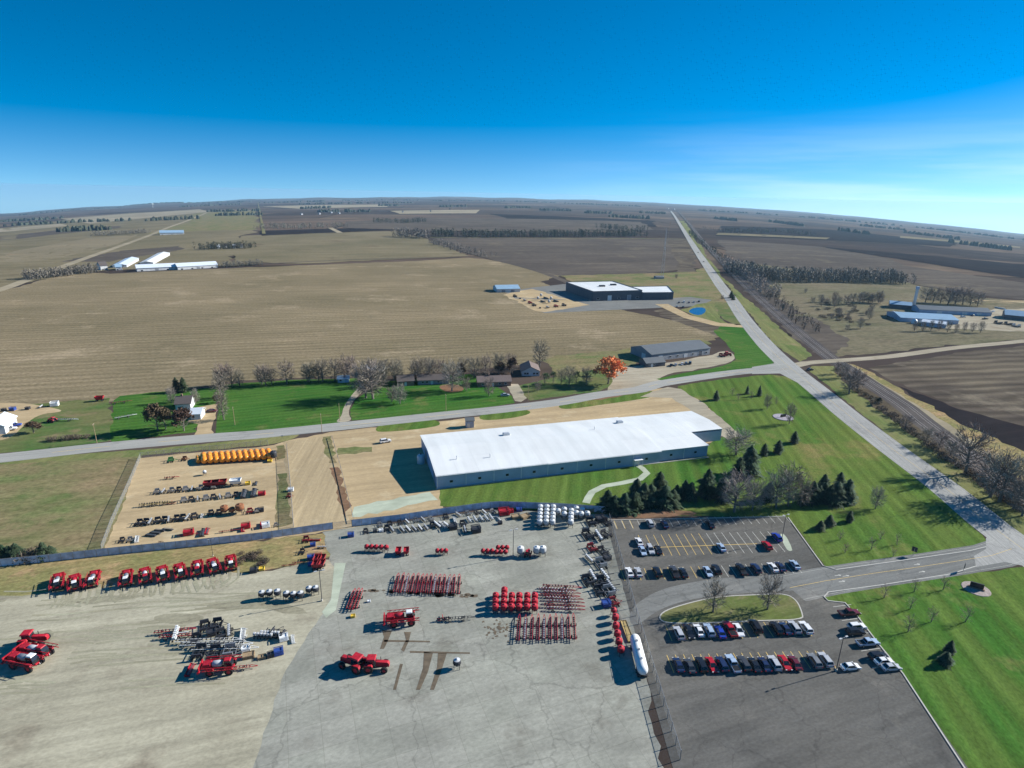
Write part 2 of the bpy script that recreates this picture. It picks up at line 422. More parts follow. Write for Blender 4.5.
# ---- far fields
FF = [
 ('stubble_field', [(-60,232),(60,221),(130,213),(256,210),(258,232),(240,236),(232,262),(262,264),(240,266),(110,270),(60,276),(-60,300)], 'stubble2'),
 ('pale_field', [(10,252),(90,238),(138,235),(118,244),(60,258),(-60,272),(-60,262)], 'dirtfield'),
 ('rough_grass', [(196,213),(256,211),(257,230),(200,231),(150,234),(186,223)], 'rough'),
 ('ploughed_field', [(-60,240),(60,230),(120,226),(122,228),(60,234),(-60,246)], 'brown'),
 ('brown_field', [(60,262),(120,251),(180,246),(185,249),(110,262)], 'brown'),
 ('stubble_field', [(-60,300),(20,287),(70,270),(110,274),(240,268),(400,262),(470,258),(500,262),(560,276),(540,282),(600,305),(720,330),(716,340),(600,352),(520,365),(400,375),(240,380),(130,400),(-60,420)], 'stubble'),
 ('stubble_field', [(240,236),(400,231),(428,240),(470,256),(300,264),(232,262)], 'stubble2'),
 ('brown_field', [(430,238),(690,239),(696,268),(640,275),(560,276),(500,262),(450,246)], 'brown'),
 ('ploughed_field', [(668,240),(688,240),(697,274),(680,275)], 'dark_stubble'),
 ('ploughed_field', [(260,231),(400,227.5),(395,230),(262,236)], 'plough'),
 ('ploughed_field', [(490,214),(655,221),(655,227),(520,222)], 'plough'),
 ('pale_field', [(262,206.5),(385,204.6),(388,207),(300,209)], 'pale'),
 ('pale_field', [(390,211),(480,210),(476,213.5),(400,214)], 'pale'),
 ('pale_field', [(60,219),(200,209.5),(210,212),(90,224)], 'pale'),
 ('pale_field', [(-60,231),(60,224),(70,226),(-60,235)], 'pale'),
 ('ploughed_field', [(345,222),(430,218),(640,222),(655,230),(560,232),(430,231),(345,228)], 'brown'),
 ('ploughed_field', [(820,247),(1080,268),(1080,286),(1024,278),(890,258)], 'plough'),
 ('brown_field', [(716,240),(820,247),(890,259),(905,266),(1080,290),(1080,304),(980,296),(900,282),(735,262)], 'brown'),
 ('ploughed_field', [(722,226),(830,230),(960,243),(950,247),(820,240),(716,236)], 'plough'),
 ('pale_field', [(718,233),(830,238),(826,239.5),(716,235)], 'stubble2'),
 ('pale_field', [(900,236),(1020,247),(1020,248.5),(900,238)], 'stubble2'),
 ('pale_field', [(972,299),(1080,303),(1080,306),(972,302)], 'dirt'),
 ('rough_grass', [(735,262),(900,282),(980,298),(1080,305),(1080,336),(955,345),(835,357),(812,338),(760,296),(728,268)], 'scrubland'),
 ('rough_grass', [(560,276),(700,272),(722,300),(748,325),(690,300),(600,295)], 'rough'),
 ('dark_stubble', [(868,368),(960,352),(1080,340),(1080,452),(1024,434),(958,408),(915,390),(880,374)], 'dark_stubble'),
 ('ploughed_field', [(898,386),(958,409),(1080,440),(1080,480),(1024,452),(985,437),(945,418)], 'plough'),
 ('dry_grass', [(835,360),(862,368),(900,388),(960,424),(1040,460),(1080,490),(1080,560),(1000,478),(900,404),(830,362)], 'dry'),
]
for i, (nm, poly, k) in enumerate(FF): sheet(nm, poly, .6+i*.05, G[k])
# ---- near ground covers
sheet('rough_grass', [(-60,458),(138,452),(146,460),(118,552),(-60,575)], 1.3, G['rough'])
sheet('dry_grass', [(-90,572),(52,558),(330,532),(332,556),(240,575),(100,592),(-90,615)], 1.2, G['dry'])
sheet('dirt_yard', [(140,458),(274,445),(290,440),(330,432),(420,424),(520,411),(640,391),(665,388),(690,392),(733,430),(700,447),(660,452),(440,492),(443,514),(400,521),(333,530),(260,540),(200,547),(104,556)], 1.5, G['dirt'])
sheet('tracked_dirt', [(283,442),(326,436),(350,521),(291,528)], 2, G['dirt_tracks'])
sheet('gravel_strip', [(354,507),(430,492),(438,500),(352,517)], 2, G['slab'])
sheet('gravel_yard', [(-150,606),(60,592),(240,573),(335,560),(350,534),(338,600),(320,650),(300,800),(190,1150),(-500,1150),(-200,800)], 1.8, G['yard'])
sheet('concrete_yard', [(322,532),(420,519),(480,510),(607,514),(645,672),(672,800),(755,1150),(120,1150),(240,800),(286,670),(304,642),(329,601),(337,580)], 2.4, G['concrete'])
sheet('concrete_pad', [(334.5,563),(345.8,563),(336,610),(326,618),(322,612),(331,600)], 3, G['slab'])
sheet('verge', [(-60,462),(140,450),(220,442),(262,437),(300,434),(290,440),(273,444),(138,456),(-60,468)], 1.8, G['verge'])
# lawns beyond the county road
sheet('yard_grass', [(-60,412),(30,404),(110,398),(116,440),(60,448),(-60,459)], 1.6, G['yard_grass'])
sheet('gravel_drive', [(-40,404),(20,402),(60,409),(62,412),(40,414),(25,424),(10,440),(-40,446)], 1.9, G['dirt'], smooth=2)
sheet('yard_grass', [(112,404),(120,396),(226,386),(226,392),(206,412),(198,432),(112,442)], 1.72, G['lawn'])
sheet('gravel_drive', [(185,410),(217,404),(216,418),(211,436),(196,438),(198,424),(188,422)], 2.2, G['dirt'])
sheet('lawn', [(222,385),(290,380),(356,378),(364,386),(354,398),(343,410),(339,424),(216,434),(218,400)], 1.8, G['lawn'])
sheet('gravel_drive', [(364,378),(376,379),(366,388),(358,396),(351,404),(348,414),(353,421),(334,423),(342,416),(343,408),(350,397),(358,388)], 2.4, G['gravel'], smooth=2)
sheet('lawn', [(366,392),(380,382),(470,374),(480,378),(512,396),(515,403),(440,415),(352,420.5),(350,410),(355,400)], 1.8, G['lawn'])
sheet('dry_lawn_patch', [(436,385),(460,384),(466,391),(446,393)], 2.5, G['mulch'], smooth=2)
sheet('gravel_drive', [(507,384),(518,384),(522,390),(527,398),(521,402),(515,401),(510,392)], 2.4, G['gravel'])
sheet('lawn', [(518,386),(560,376),(612,366),(622,380),(600,391),(530,400.5),(524,396)], 1.8, G['yard_grass'])
sheet('dark_garden', [(540,360),(700,338),(712,344),(620,370),(560,377)], 1.7, G['rough'])
sheet('gravel_lot', [(612,368),(640,366),(700,358),(725,350),(734,354),(735,360),(722,365),(690,370),(660,376),(662,383),(628,389),(606,393),(612,382)], 2.1, G['gravel'], smooth=1)
sheet('lawn', [(656,379),(690,372),(722,366),(736,360),(735,353),(728,346),(714,332),(722,326),(742,326),(757,342),(774,362),(771,366),(720,373),(664,381)], 2.3, G['lawn'])
sheet('field_corner', [(696,318),(722,326),(730,340),(712,334)], 1.9, G['brown'], smooth=1)
sheet('factory_apron', [(505,292),(530,288),(566,284),(645,300),(690,297),(712,300),(700,306),(545,313),(530,308)], 2, G['asphalt2'])
sheet('gravel_lot', [(503,295),(532,289),(590,305),(545,312),(536,311)], 2.3, G['dirt'])
sheet('gravel_road', [(655,304),(668,304),(690,315),(720,323),(752,325),(752,328),(716,326),(684,318)], 2.5, G['dirt'])
sheet('pond', [(688,311),(694,307.5),(705,307.5),(706,312),(700,315.5),(692,314)], 3, G['water'], smooth=1)
sheet('dry_bank', [(680,310),(706,303),(716,305),(720,318),(730,325),(705,321)], 2.4, G['verge'])
sheet('lawn', [(714,306),(727,303),(748,325),(736,325),(722,318)], 2.5, G['yard_grass'])
sheet('mound', [(664,308),(690,318),(720,327),(742,340),(722,338),(690,326),(650,312)], 1.95, G['dark_stubble'], smooth=1)
# lawn south of the warehouse, tree belt, corner lawn
sheet('lawn', [(440,490),(600,466),(662,462),(700,449),(734,432),(700,400),(677,391),(678,386),(720,379.5),(770,374.5),(790,377),(806,388),(872,444),(930,489),(972,524),(986,540),(984,550),(900,561),(835,570),(825,566),(788,518),(700,516),(607,515),(480,507),(440,506)], 1.9, G['lawn2'])
sheet('bare_patch', [(612,512),(660,508),(700,512),(690,517),(615,518)], 2.3, G['mulch'], smooth=1)
sheet('lawn', [(827,593),(880,586),(950,575),(1040,566),(1200,560),(1500,1150),(1190,1150),(985,800),(900,672),(857,616),(845,603),(828,601),(824,597)], 2.6, G['lawn2'])
sheet('verge', [(810,372),(870,420),(960,500),(1040,565),(1100,600),(1100,560),(1040,520),(990,478),(930,432),(880,398),(835,366),(812,366)], 1.7, G['verge'])
sheet('verge', [(679,221),(684,221),(720,275),(760,310),(812,356),(800,362),(775,345),(735,297),(700,252)], 1.7, G['verge'])
sheet('verge', [(696,270),(706,268),(728,298),(748,322),(736,322),(712,300)], 2.1, G['rough'])
sheet('scrub_ground', [(728,268),(742,270),(790,305),(850,340),(832,356),(812,352),(776,320),(745,290)], 1.8, G['brown'])
sheet('gravel_lot', [(945,312),(1080,306),(1080,334),(985,330),(940,328),(920,326)], 2.2, G['gravel'])
sheet('rail_path', [(838,362),(850,364),(900,394),(960,432),(1030,486),(1080,520),(1080,528),(1024,488),(950,436),(893,398)], 2.2, G['pale'])
sheet('rail_scrub_ground', [(836,367),(846,371),(900,410),(950,447),(1010,490),(1090,545),(1090,560),(1010,506),(948,461),(890,417),(850,388),(834,372)], 1.9, groundmat('dark_scrub_ground', (.075,.06,.045), (.11,.09,.06), (.05,.04,.035), rot=HW, sx=.05, sy=.3, fine=.8, patch=.08, finevar=.35))
# roads
HWP = [(671,211.5),(675,217),(680,225),(697.5,252.5),(720,285),(731,299),(744.5,319),(766,345),(788,366),(819,391),(850,416.6),(893,449.5),(946,488.5),(988.6,524),(1017,545),(1060,578),(1130,632)]
_, HL = ribbon('highway', HWP, 13, 3.2, G['highway'])
CRP = [(-120,468),(-40,461.5),(0,458.3),(110,446.3),(220,437),(256,434.6),(340,426.3),(440,415.6),(500,409.5),(560,402),(600,394.7),(640,389.5),(658,384),(725,373.7),(766,369.5),(792,369)]
_, CL = ribbon('county_road', CRP, 9.5, 3.0, G['county'])
sheet('road_junction', [(752,367),(774,363.5),(772,352),(806,378),(812,386),(800,384),(780,373.5),(752,374)], 3.4, G['county'])
ribbon('gravel_road', [(793,366),(806,363),(832,361),(889,356.5),(953,348),(1024,341),(1100,332)], 7.5, 3.05, G['gravel'])
ribbon('farm_road', [(-60,306),(0,290),(25,281),(65,266),(110,250),(150,235.5),(168,228),(185,222)], 12, 2.6, G['pale'])
ribbon('farm_road', [(185,222),(200,216),(214,212),(260,210)], 14, 2.6, G['pale'])
ribbon('farm_track', [(256,336.5),(300,334),(400,331),(470,328)], .01, .01, G['pale']) if 0 else None
ribbon('farm_road', [(430,237.5),(560,238.5),(660,239),(684,239.5)], 9, 2.5, G['rough'])
ribbon('field_track', [(254,264.5),(340,260.5),(400,258.5),(462,257.5)], 7, 2.5, G['brown'])
ribbon('field_track', [(430,242),(480,256),(540,272),(590,292)], 10, 2.5, G['brown'])
ribbon('farm_road', [(330,228),(340,233)], 14, 2.6, G['pale'])
ribbon('farm_road', [(258,203),(264,234)], 8, 2.5, G['rough'])
sheet('driveway', [(640,397),(668,387),(681,389),(700,401),(728,424),(741,436),(728,440),(712,430),(700,420),(688,408),(672,398)], 3.1, G['gravel'], smooth=0)
_, EL = ribbon('entry_road', [(790,588),(826,581),(874,573.5),(910,568.5),(950,562.5),(992,555.7),(1012,549)], 11.5, 3.1, G['asphalt2'])
sheet('road_junction', [(974,556),(986,549),(986,538),(1004,534),(1060,575),(1040,582),(1024,566),(1005,562),(976,567)], 3.5, G['highway'])
sheet('parking_lot', [(606,521),(786,517),(823,567),(836,571),(836,590),(824,592),(824,600),(845,602),(857,615),(880,646),(903,674),(990,800),(1195,1150),(762,1150),(682,800),(645,671)], 2.7, G['asphalt'])
sheet('drive_lane', [(628,611),(650,594),(676,585),(720,578),(790,574),(823,570),(836,576),(826,592),(800,590),(745,593),(700,597),(660,608),(632,630)], 2.95, G['asphalt2'], smooth=2)
ISL = [(658,619),(664,611),(690,603),(717,597),(760,595),(786,594),(797,601),(802,613),(803,620),(760,621),(714,623),(668,624)]
# railway
RP = [(678,211.5),(690,225),(706,245),(741,281),(776,313),(829.6,357),(863,379),(904,406),(921,420),(974,460),(1024,497),(1090,548)]
_, RL = ribbon('railway_bed', RP, 12, 2.6, G['ballast'])
mb = MB(); 
for o in (-2.6, 2.6):
    ribbon_mb(mb, RL, o+.75+.09, o+.75-.09, 3.0); ribbon_mb(mb, RL, o-.75+.09, o-.75-.09, 3.0)
tag(mb.build('railway_rails', mat('rail_steel', (.35,.31,.28), .5, .6), fix=False), 'two pairs of steel rails on the ballast', kind='structure')
# painted lines
mb = MB(); ribbon_mb(mb, HL, 5.3, 5.2, 3.8); ribbon_mb(mb, HL, -5.2, -5.3, 3.8); ribbon_mb(mb, EL, 5.0, 4.92, 3.8); ribbon_mb(mb, EL, -4.92, -5.0, 3.8)
tag(mb.build('edge_lines', G['white'], fix=False), kind='structure')
mb = MB(); ribbon_mb(mb, HL, .12, .0, 3.8); ribbon_mb(mb, EL, .14, .02, 3.8); ribbon_mb(mb, CL, .1, -.1, 3.6, skip=(12, 4))
tag(mb.build('centre_lines', G['yellow'], fix=False), kind='structure')
# turn arrows on the entry road
mb = MB()
for p in ((838,575.5),(842,581.5),(917,564.5),(922,571.8),(846,576)):
    c = A(p); a = heading((826,581),(910,568.5)); z = lift(c.x, c.y, 4)
    f = lambda u, v: (c.x+u*cos(a)-v*sin(a), c.y+u*sin(a)+v*cos(a), z)
    mb.quad(f(-1.1,-.1), f(.3,-.1), f(.3,.1), f(-1.1,.1)); mb.tri(f(.3,-.4), f(1.1,0), f(.3,.4))
tag(mb.build('lane_arrows', G['white'], fix=False), kind='structure')

# ---- parking stripes (world directions)
SD = heading((671,556),(661,537))            # along a stall, away from the camera
RDIR = heading((640,577),(790,569))          # along a row
def stripes(mb, p, q, n, length, back=0.0, w=.14, slant=None):
    a, b = A(p), A(q); s = SD if slant is None else slant
    for i in range(n):
        c = a.lerp(b, i/(n-1)); z = lift(c.x, c.y, 3.6)
        dx, dy = cos(s), sin(s); nx, ny = -dy*w/2, dx*w/2
        x0, y0 = c.x-dx*back, c.y-dy*back; x1, y1 = c.x+dx*(length-back), c.y+dy*(length-back)
        mb.quad((x0-nx, y0-ny, z), (x0+nx, y0+ny, z), (x1+nx, y1+ny, z), (x1-nx, y1-ny, z))
mbw, mby = MB(), MB()
stripes(mby, (617,528),(633,527.7), 3, 5.2, .5); stripes(mbw, (608,528),(790,522), 24, 5.2, .5)
stripes(mby, (648,556.5),(712,554.5), 9, 11.4); stripes(mbw, (720,554),(785,552), 9, 11.4)
c0, c1 = A((652,547.6)), A((757,543.8)); d = (c1-c0).normalized(); z = lift(c0.x, c0.y, 3.7)
nx, ny = -d.y*.1, d.x*.1
mby.quad((c0.x-nx, c0.y-ny, z), (c1.x-nx, c1.y-ny, z), (c1.x+nx, c1.y+ny, z), (c0.x+nx, c0.y+ny, z))
stripes(mby, (625,581),(705,578), 11, 5.4); stripes(mbw, (712,578),(802,573), 12, 5.4)
stripes(mby, (672,641),(812,636), 19, 5.4, slant=SD)
stripes(mby, (674,673),(836,668), 20, 5.4); 
a = A((846,609)); b = A((896,672))
stripes(mbw, (833,607),(872,668), 9, 5.4, slant=radians(12))
tag(mbw.build('parking_stripes_white', G['white'], fix=False), 'white stall lines painted on the parking lot', kind='structure')
tag(mby.build('parking_stripes_yellow', G['yellow'], fix=False), 'yellow stall lines painted on the parking lot', kind='structure')
sheet('hatched_island_paint', [(779,534),(785,534),(793,550),(790,551.5),(786,549)], 3.9, G['slab'], smooth=1)
# kerbs
def kerb(name, poly, h=.13, w=.3, closed=False, smooth=0):
    P = [(A(p).x, A(p).y) for p in poly]
    if smooth: P = chaikin(P, smooth) if closed else P
    ln = [Vector(p) for p in P]
    mb = MB(); n = len(ln); L_, R_ = [], []
    for i, p in enumerate(ln):
        a = ln[(i-1) % n] if closed or i else p; b = ln[(i+1) % n] if closed or i < n-1 else p; t = (b-a).normalized()
        L_.append((p.x-t.y*w/2, p.y+t.x*w/2)); R_.append((p.x+t.y*w/2, p.y-t.x*w/2))
    for i in range(n if closed else n-1):
        j = (i+1) % n; z0, z1 = 0.0, h+.04
        mb.hexa([(*R_[i], z0), (*R_[j], z0), (*L_[j], z0), (*L_[i], z0), (*R_[i], z1), (*R_[j], z1), (*L_[j], z1), (*L_[i], z1)])
    return tag(mb.build(name, G['kerb']), kind='structure')
P = [(A(p).x, A(p).y) for p in ISL]; P = chaikin(P, 2); mb = MB(); mb.prism(P, 0, .14)
tag(mb.build('grass_island', groundmat('island_grass', (.17,.16,.075), (.11,.14,.045), (.22,.18,.11), rot=ROAD, sx=.04, sy=.3, fine=.9, patch=.06, finevar=.22)), 'raised grass island in the parking lot', kind='structure')
kerb('kerb', ISL, closed=True, smooth=2)
kerb('kerb', [(788,517.5),(823,566),(836,570),(900,561),(970,551),(986,547)])
kerb('kerb', [(976,566.5),(950,574.5),(880,585.5),(828,592.5),(824,597),(828,601),(845,603),(857,616),(880,646),(903,674),(985,800),(1190,1150)])
kerb('kerb', [(606,520.5),(700,518.5),(786,516.5)])
# stains and seams on the concrete yard
mb = MB()
for poly in ([(382,630),(392,631),(388,641),(384,649),(380,649),(384,637)], [(404,632),(411,632),(409,641),(404,652),(401,650),(406,640)], [(384,640),(430,641),(430,642.4),(384,642)], [(410,651),(470,652.5),(470,654),(410,653)],
             [(424,652),(433,653),(428,672),(420,690),(416,690),(423,668)], [(438,653),(447,653),(441,672),(434,690),(430,690),(437,668)], [(400,664),(403,664),(396,690),(393,690)]):
    Pq = [A(p) for p in poly]; z = .05
    k = len(mb.v); mb.v += [(p.x, p.y, z) for p in Pq]
    for t in tessellate_polygon([[Vector((p.x, p.y, 0)) for p in Pq]]): mb.f.append(tuple(k+i for i in t))
tag(mb.build('concrete_repair_patches', G['tar'], fix=False), kind='structure')
mb = MB(); random.seed(3)
dark = groundmat('dark_stain', (.06,.065,.055), (.08,.08,.07))
for i in range(46):
    t = random.random(); c = A((363+t*112, 590+t*6+random.uniform(-1.6, 1.6))); r = random.uniform(.25, .9); k = len(mb.v)
    for j in range(7): 
        q = r*random.uniform(.5, 1.2); mb.v.append((c.x+q*cos(j*.9)*1.4, c.y+q*sin(j*.9), .052))
    mb.f.append(tuple(k+j for j in range(7)))
for (x, y, w) in [(random.gauss(500,9), random.gauss(630,6), random.uniform(.15,.6)) for _ in range(46)]:
    c = A((x, y)); k = len(mb.v)
    for j in range(9): q = w*random.uniform(.4, 1.1); mb.v.append((c.x+q*cos(j*.7), c.y+q*sin(j*.7), .052+.002*w))
    mb.f.append(tuple(k+j for j in range(9)))
tag(mb.build('oil_stains', G['tar'], fix=False), kind='structure')
# footpath from the warehouse door
mb = MB(); ln = spline([(635,464),(642,468),(647,473),(640,479),(622,483),(604,486),(592,492),(586,503)], 2)
ribbon_mb(mb, ln, 1.3, -1.3, 3.4); tag(mb.build('footpath', G['slab'], fix=False), 'curving concrete footpath', kind='structure')
# verge islands in the dirt along the county road
for i, poly in enumerate([[(374,429),(384,423),(430,419),(441,422),(438,427),(380,433)], [(478,416),(490,411.5),(525,409),(533,413),(515,418),(482,421)],
             [(556,406),(575,401),(610,396),(648,390),(659,393),(650,398),(600,405),(565,410)]]):
    sheet('verge', poly, 2.6, G['lawn2'], smooth=2)
sheet('bare_soil', [(590,400),(640,391.5),(652,391),(610,398)], 2.9, G['mulch'])
sheet('worn_track', [(338,448),(372,447),(372,452),(338,455)], 2.2, G['rough'])
sheet('worn_track', [(323,437),(331,436),(337,463),(329,463)], 2.3, G['rough'])
sheet('worn_track', [(329,468),(338,467),(352,506),(346,518)], 2.3, G['mulch'])
sheet('worn_track', [(276,446),(284,445),(285,458),(277,460)], 2.3, G['rough'])
sheet('worn_track', [(277,474),(287,473),(292,524),(277,528)], 2.3, G['rough'])

# tyre tracks and darker, damp ground on the packed gravel
mb = MB(); random.seed(8)
for k in range(26):
    x0 = random.uniform(-60, 200); y0 = random.uniform(592, 690); w = random.uniform(20, 120); d = random.uniform(-.12, .02)
    ln = spline([(x0, y0), (x0+w*.5, y0+w*.5*d+random.uniform(-2, 2)), (x0+w, y0+w*d)], 4)
    if max(abs(p.x) for p in ln) > 160: continue
    for o in (-1.0, 1.0): ribbon_mb(mb, ln, o+.28, o-.28, 2.15+.05*k+(.02 if o > 0 else 0))
for k in range(22):
    x0 = 62+k*8.2; y0 = 590-k*1.05; ln = spline([(x0, y0), (x0-2+random.uniform(-3, 3), y0+10), (x0-6+random.uniform(-8, 8), y0+18)], 3)
    for o in (-1.1, 1.1): ribbon_mb(mb, ln, o+.3, o-.3, 3.6+.05*k+(.02 if o > 0 else 0))
tag(mb.build('tyre_tracks', groundmat('tyre_track_soil', (.31,.305,.22), (.27,.255,.18), None, fine=1.5, patch=.1, finevar=.2), fix=False), kind='structure')
for poly in ([(150,618),(168,613),(196,614),(207,618),(190,624),(165,624)], [(60,602),(100,596),(150,592),(152,596),(90,604)], [(20,640),(48,628),(56,634),(44,648),(30,652)], [(205,604),(250,600),(300,606),(310,616),(260,608),(210,610)]):
    sheet('worn_track', poly, 2.1, G['dampgravel'], smooth=1)
# ================================================================== PROTOTYPES
random.seed(11)
M = {}
def mm(k, col, rough=.5, **kw): M[k] = mat(k, col, rough, **kw); return M[k]
mm('tyre', (.014,.014,.015), .85); mm('rim', (.45,.45,.44), .35, metal=.7); mm('glass', (.012,.016,.022), .07, spec=.6)
mm('machine_red', (.37,.009,.022), .62, coat=.03, var=.3); mm('dark_red', (.24,.02,.025), .5, var=.25); mm('steel', (.36,.37,.38), .4, metal=.6)
mm('dark_steel', (.035,.037,.045), .55, var=.3); mm('black_paint', (.012,.012,.014), .4); mm('pale_metal', (.60,.62,.62), .45, var=.15)
mm('white_paint', (.70,.72,.73), .35, var=.06); mm('grey_plastic', (.42,.44,.46), .5, var=.12); mm('orange', (.80,.27,.015), .35, var=.12, coat=.3)
mm('blue_paint', (.03,.07,.28), .4); mm('green_paint', (.03,.16,.05), .45); mm('yellow_paint', (.66,.46,.05), .5); mm('rust', (.22,.09,.04), .8, var=.3)
mm('wood', (.30,.22,.13), .85, var=.25); mm('bark', (.16,.14,.12), .9, var=.3, scale=6); mm('straw', (.42,.32,.13), .9, var=.2)
mm('galv', (.52,.55,.58), .4, metal=.3, var=.1); mm('lamp_red', (.35,.01,.01), .3); mm('lamp_white', (.7,.7,.68), .2)

# ---------- cars
def wheel_mesh(r, w, x, y, n=12):
    t = MB(); t.lathe([(r*.55, -w/2), (r*.93, -w/2), (r, -w*.3), (r, w*.3), (r*.93, w/2), (r*.55, w/2)], (x, y, r), n, 'y')
    h = MB(); h.lathe([(0, -w*.42), (r*.56, -w*.45), (r*.56, w*.45), (0, w*.42)], (x, y, r), n, 'y')
    return t.mesh('wheel', M['tyre'], smooth=False), h.mesh('rim', M['rim'])
CARS = {}
def car(kind, colname, col):
    key = (kind, colname)
    if key in CARS: return CARS[key]
    pm = mat('car_paint_'+colname, col, .28, var=.04, coat=.6, spec=.5)
    if kind == 'sedan':
        body = [(-2.3,.32),(-2.35,.62),(-2.2,.93),(-1.5,.98),(1.0,.93),(2.1,.76),(2.35,.56),(2.3,.32)]; gl = [(-1.75,.95),(-1.1,1.40),(.35,1.42),(1.2,.93)]; rf = (-1.15,.38,1.40,1.47); W = .90
    elif kind == 'suv':
        body = [(-2.3,.38),(-2.38,.75),(-2.3,1.08),(-1.5,1.12),(1.0,1.08),(2.15,.98),(2.35,.70),(2.3,.38)]; gl = [(-2.2,1.08),(-1.85,1.68),(.3,1.70),(1.15,1.07)]; rf = (-1.95,.34,1.68,1.76); W = .95
    elif kind == 'van':
        body = [(-2.5,.35),(-2.55,.8),(-2.5,1.12),(1.3,1.12),(2.3,.92),(2.5,.65),(2.45,.35)]; gl = [(-2.45,1.1),(-2.25,1.78),(.7,1.78),(1.75,1.0)]; rf = (-2.3,.7,1.76,1.85); W = .98
    else:
        body = [(-2.85,.5),(-2.9,.8),(-2.85,1.06),(-.9,1.06),(-.9,1.1),(1.2,1.14),(2.6,1.04),(2.85,.8),(2.8,.5)]; gl = [(-.85,1.08),(-.7,1.72),(.55,1.74),(1.35,1.12)]; rf = (-.75,.58,1.72,1.80); W = .98
    b = MB(); b.profile(body, -W, W, [.06,.02,.07]+[.07]*(len(body)-6)+[.1,.08,.1])
    # wheel arches read as dark flares, bumpers and mirrors belong to the body
    b.box(gl[3][0]-.25, gl[3][0]-.05, -W-.16, -W+.02, .98, 1.12); b.box(gl[3][0]-.25, gl[3][0]-.05, W-.02, W+.16, .98, 1.12)
    g = MB(); g.profile(gl, -W+.10, W-.10, [0,.17,.17,0])
    r = MB(); r.hexa([(rf[0],-W+.28,rf[2]),(rf[1],-W+.28,rf[2]),(rf[1],W-.28,rf[2]),(rf[0],W-.28,rf[2]),(rf[0]+.1,-W+.36,rf[3]),(rf[1]-.12,-W+.36,rf[3]),(rf[1]-.12,W-.36,rf[3]),(rf[0]+.1,W-.36,rf[3])])
    for (x0, z0), (x1, z1) in ((gl[0], gl[1]), (gl[3], gl[2])):
        for s in (-1, 1): r.bar((x0, s*(W-.12), z0), (x1, s*(W-.26), z1), .07, .07)
    xs = 1.45 if kind != 'pickup' else 1.8; rr = .33 if kind == 'sedan' else .39
    parts = [('body', b.mesh('body', pm)), ('windows', g.mesh('windows', M['glass'])), ('roof', r.mesh('roof', pm))]
    for sx in (xs, -xs):
        for sy in (W-.1, -W+.1):
            t, h = wheel_mesh(rr, .24, sx, sy); parts.append(('wheel', t, [('rim', h)]))
    for s in (-1, 1):
        l = MB(); l.box(body[-2][0]-.12, body[-2][0]+.02, s*W*.72-.17, s*W*.72+.17, body[-2][1]-.02, body[-2][1]+.14); parts.append(('headlight', l.mesh('headlight', M['lamp_white'])))
        l = MB(); l.box(body[1][0]-.03, body[1][0]+.1, s*W*.78-.12, s*W*.78+.12, body[1][1]-.02, body[1][1]+.2); parts.append(('tail_light', l.mesh('tail_light', M['lamp_red'])))
    if kind == 'pickup':
        bd = MB(); bd.box(-2.75, -1.0, -W+.14, W-.14, 1.0, 1.07); parts.append(('cargo_bed', bd.mesh('cargo_bed', M['black_paint'])))
    CARS[key] = (kind_name[kind], parts); return CARS[key]
kind_name = {'sedan': 'parked_car', 'suv': 'parked_suv', 'van': 'parked_van', 'pickup': 'pickup_truck'}
CC = {'white': (.72,.73,.74), 'silver': (.42,.44,.47), 'pale blue': (.34,.44,.58), 'black': (.012,.012,.016), 'dark grey': (.05,.052,.058), 'navy': (.015,.025,.075),
      'blue': (.02,.05,.35), 'red': (.42,.012,.02), 'maroon': (.12,.012,.02), 'grey': (.18,.19,.20)}

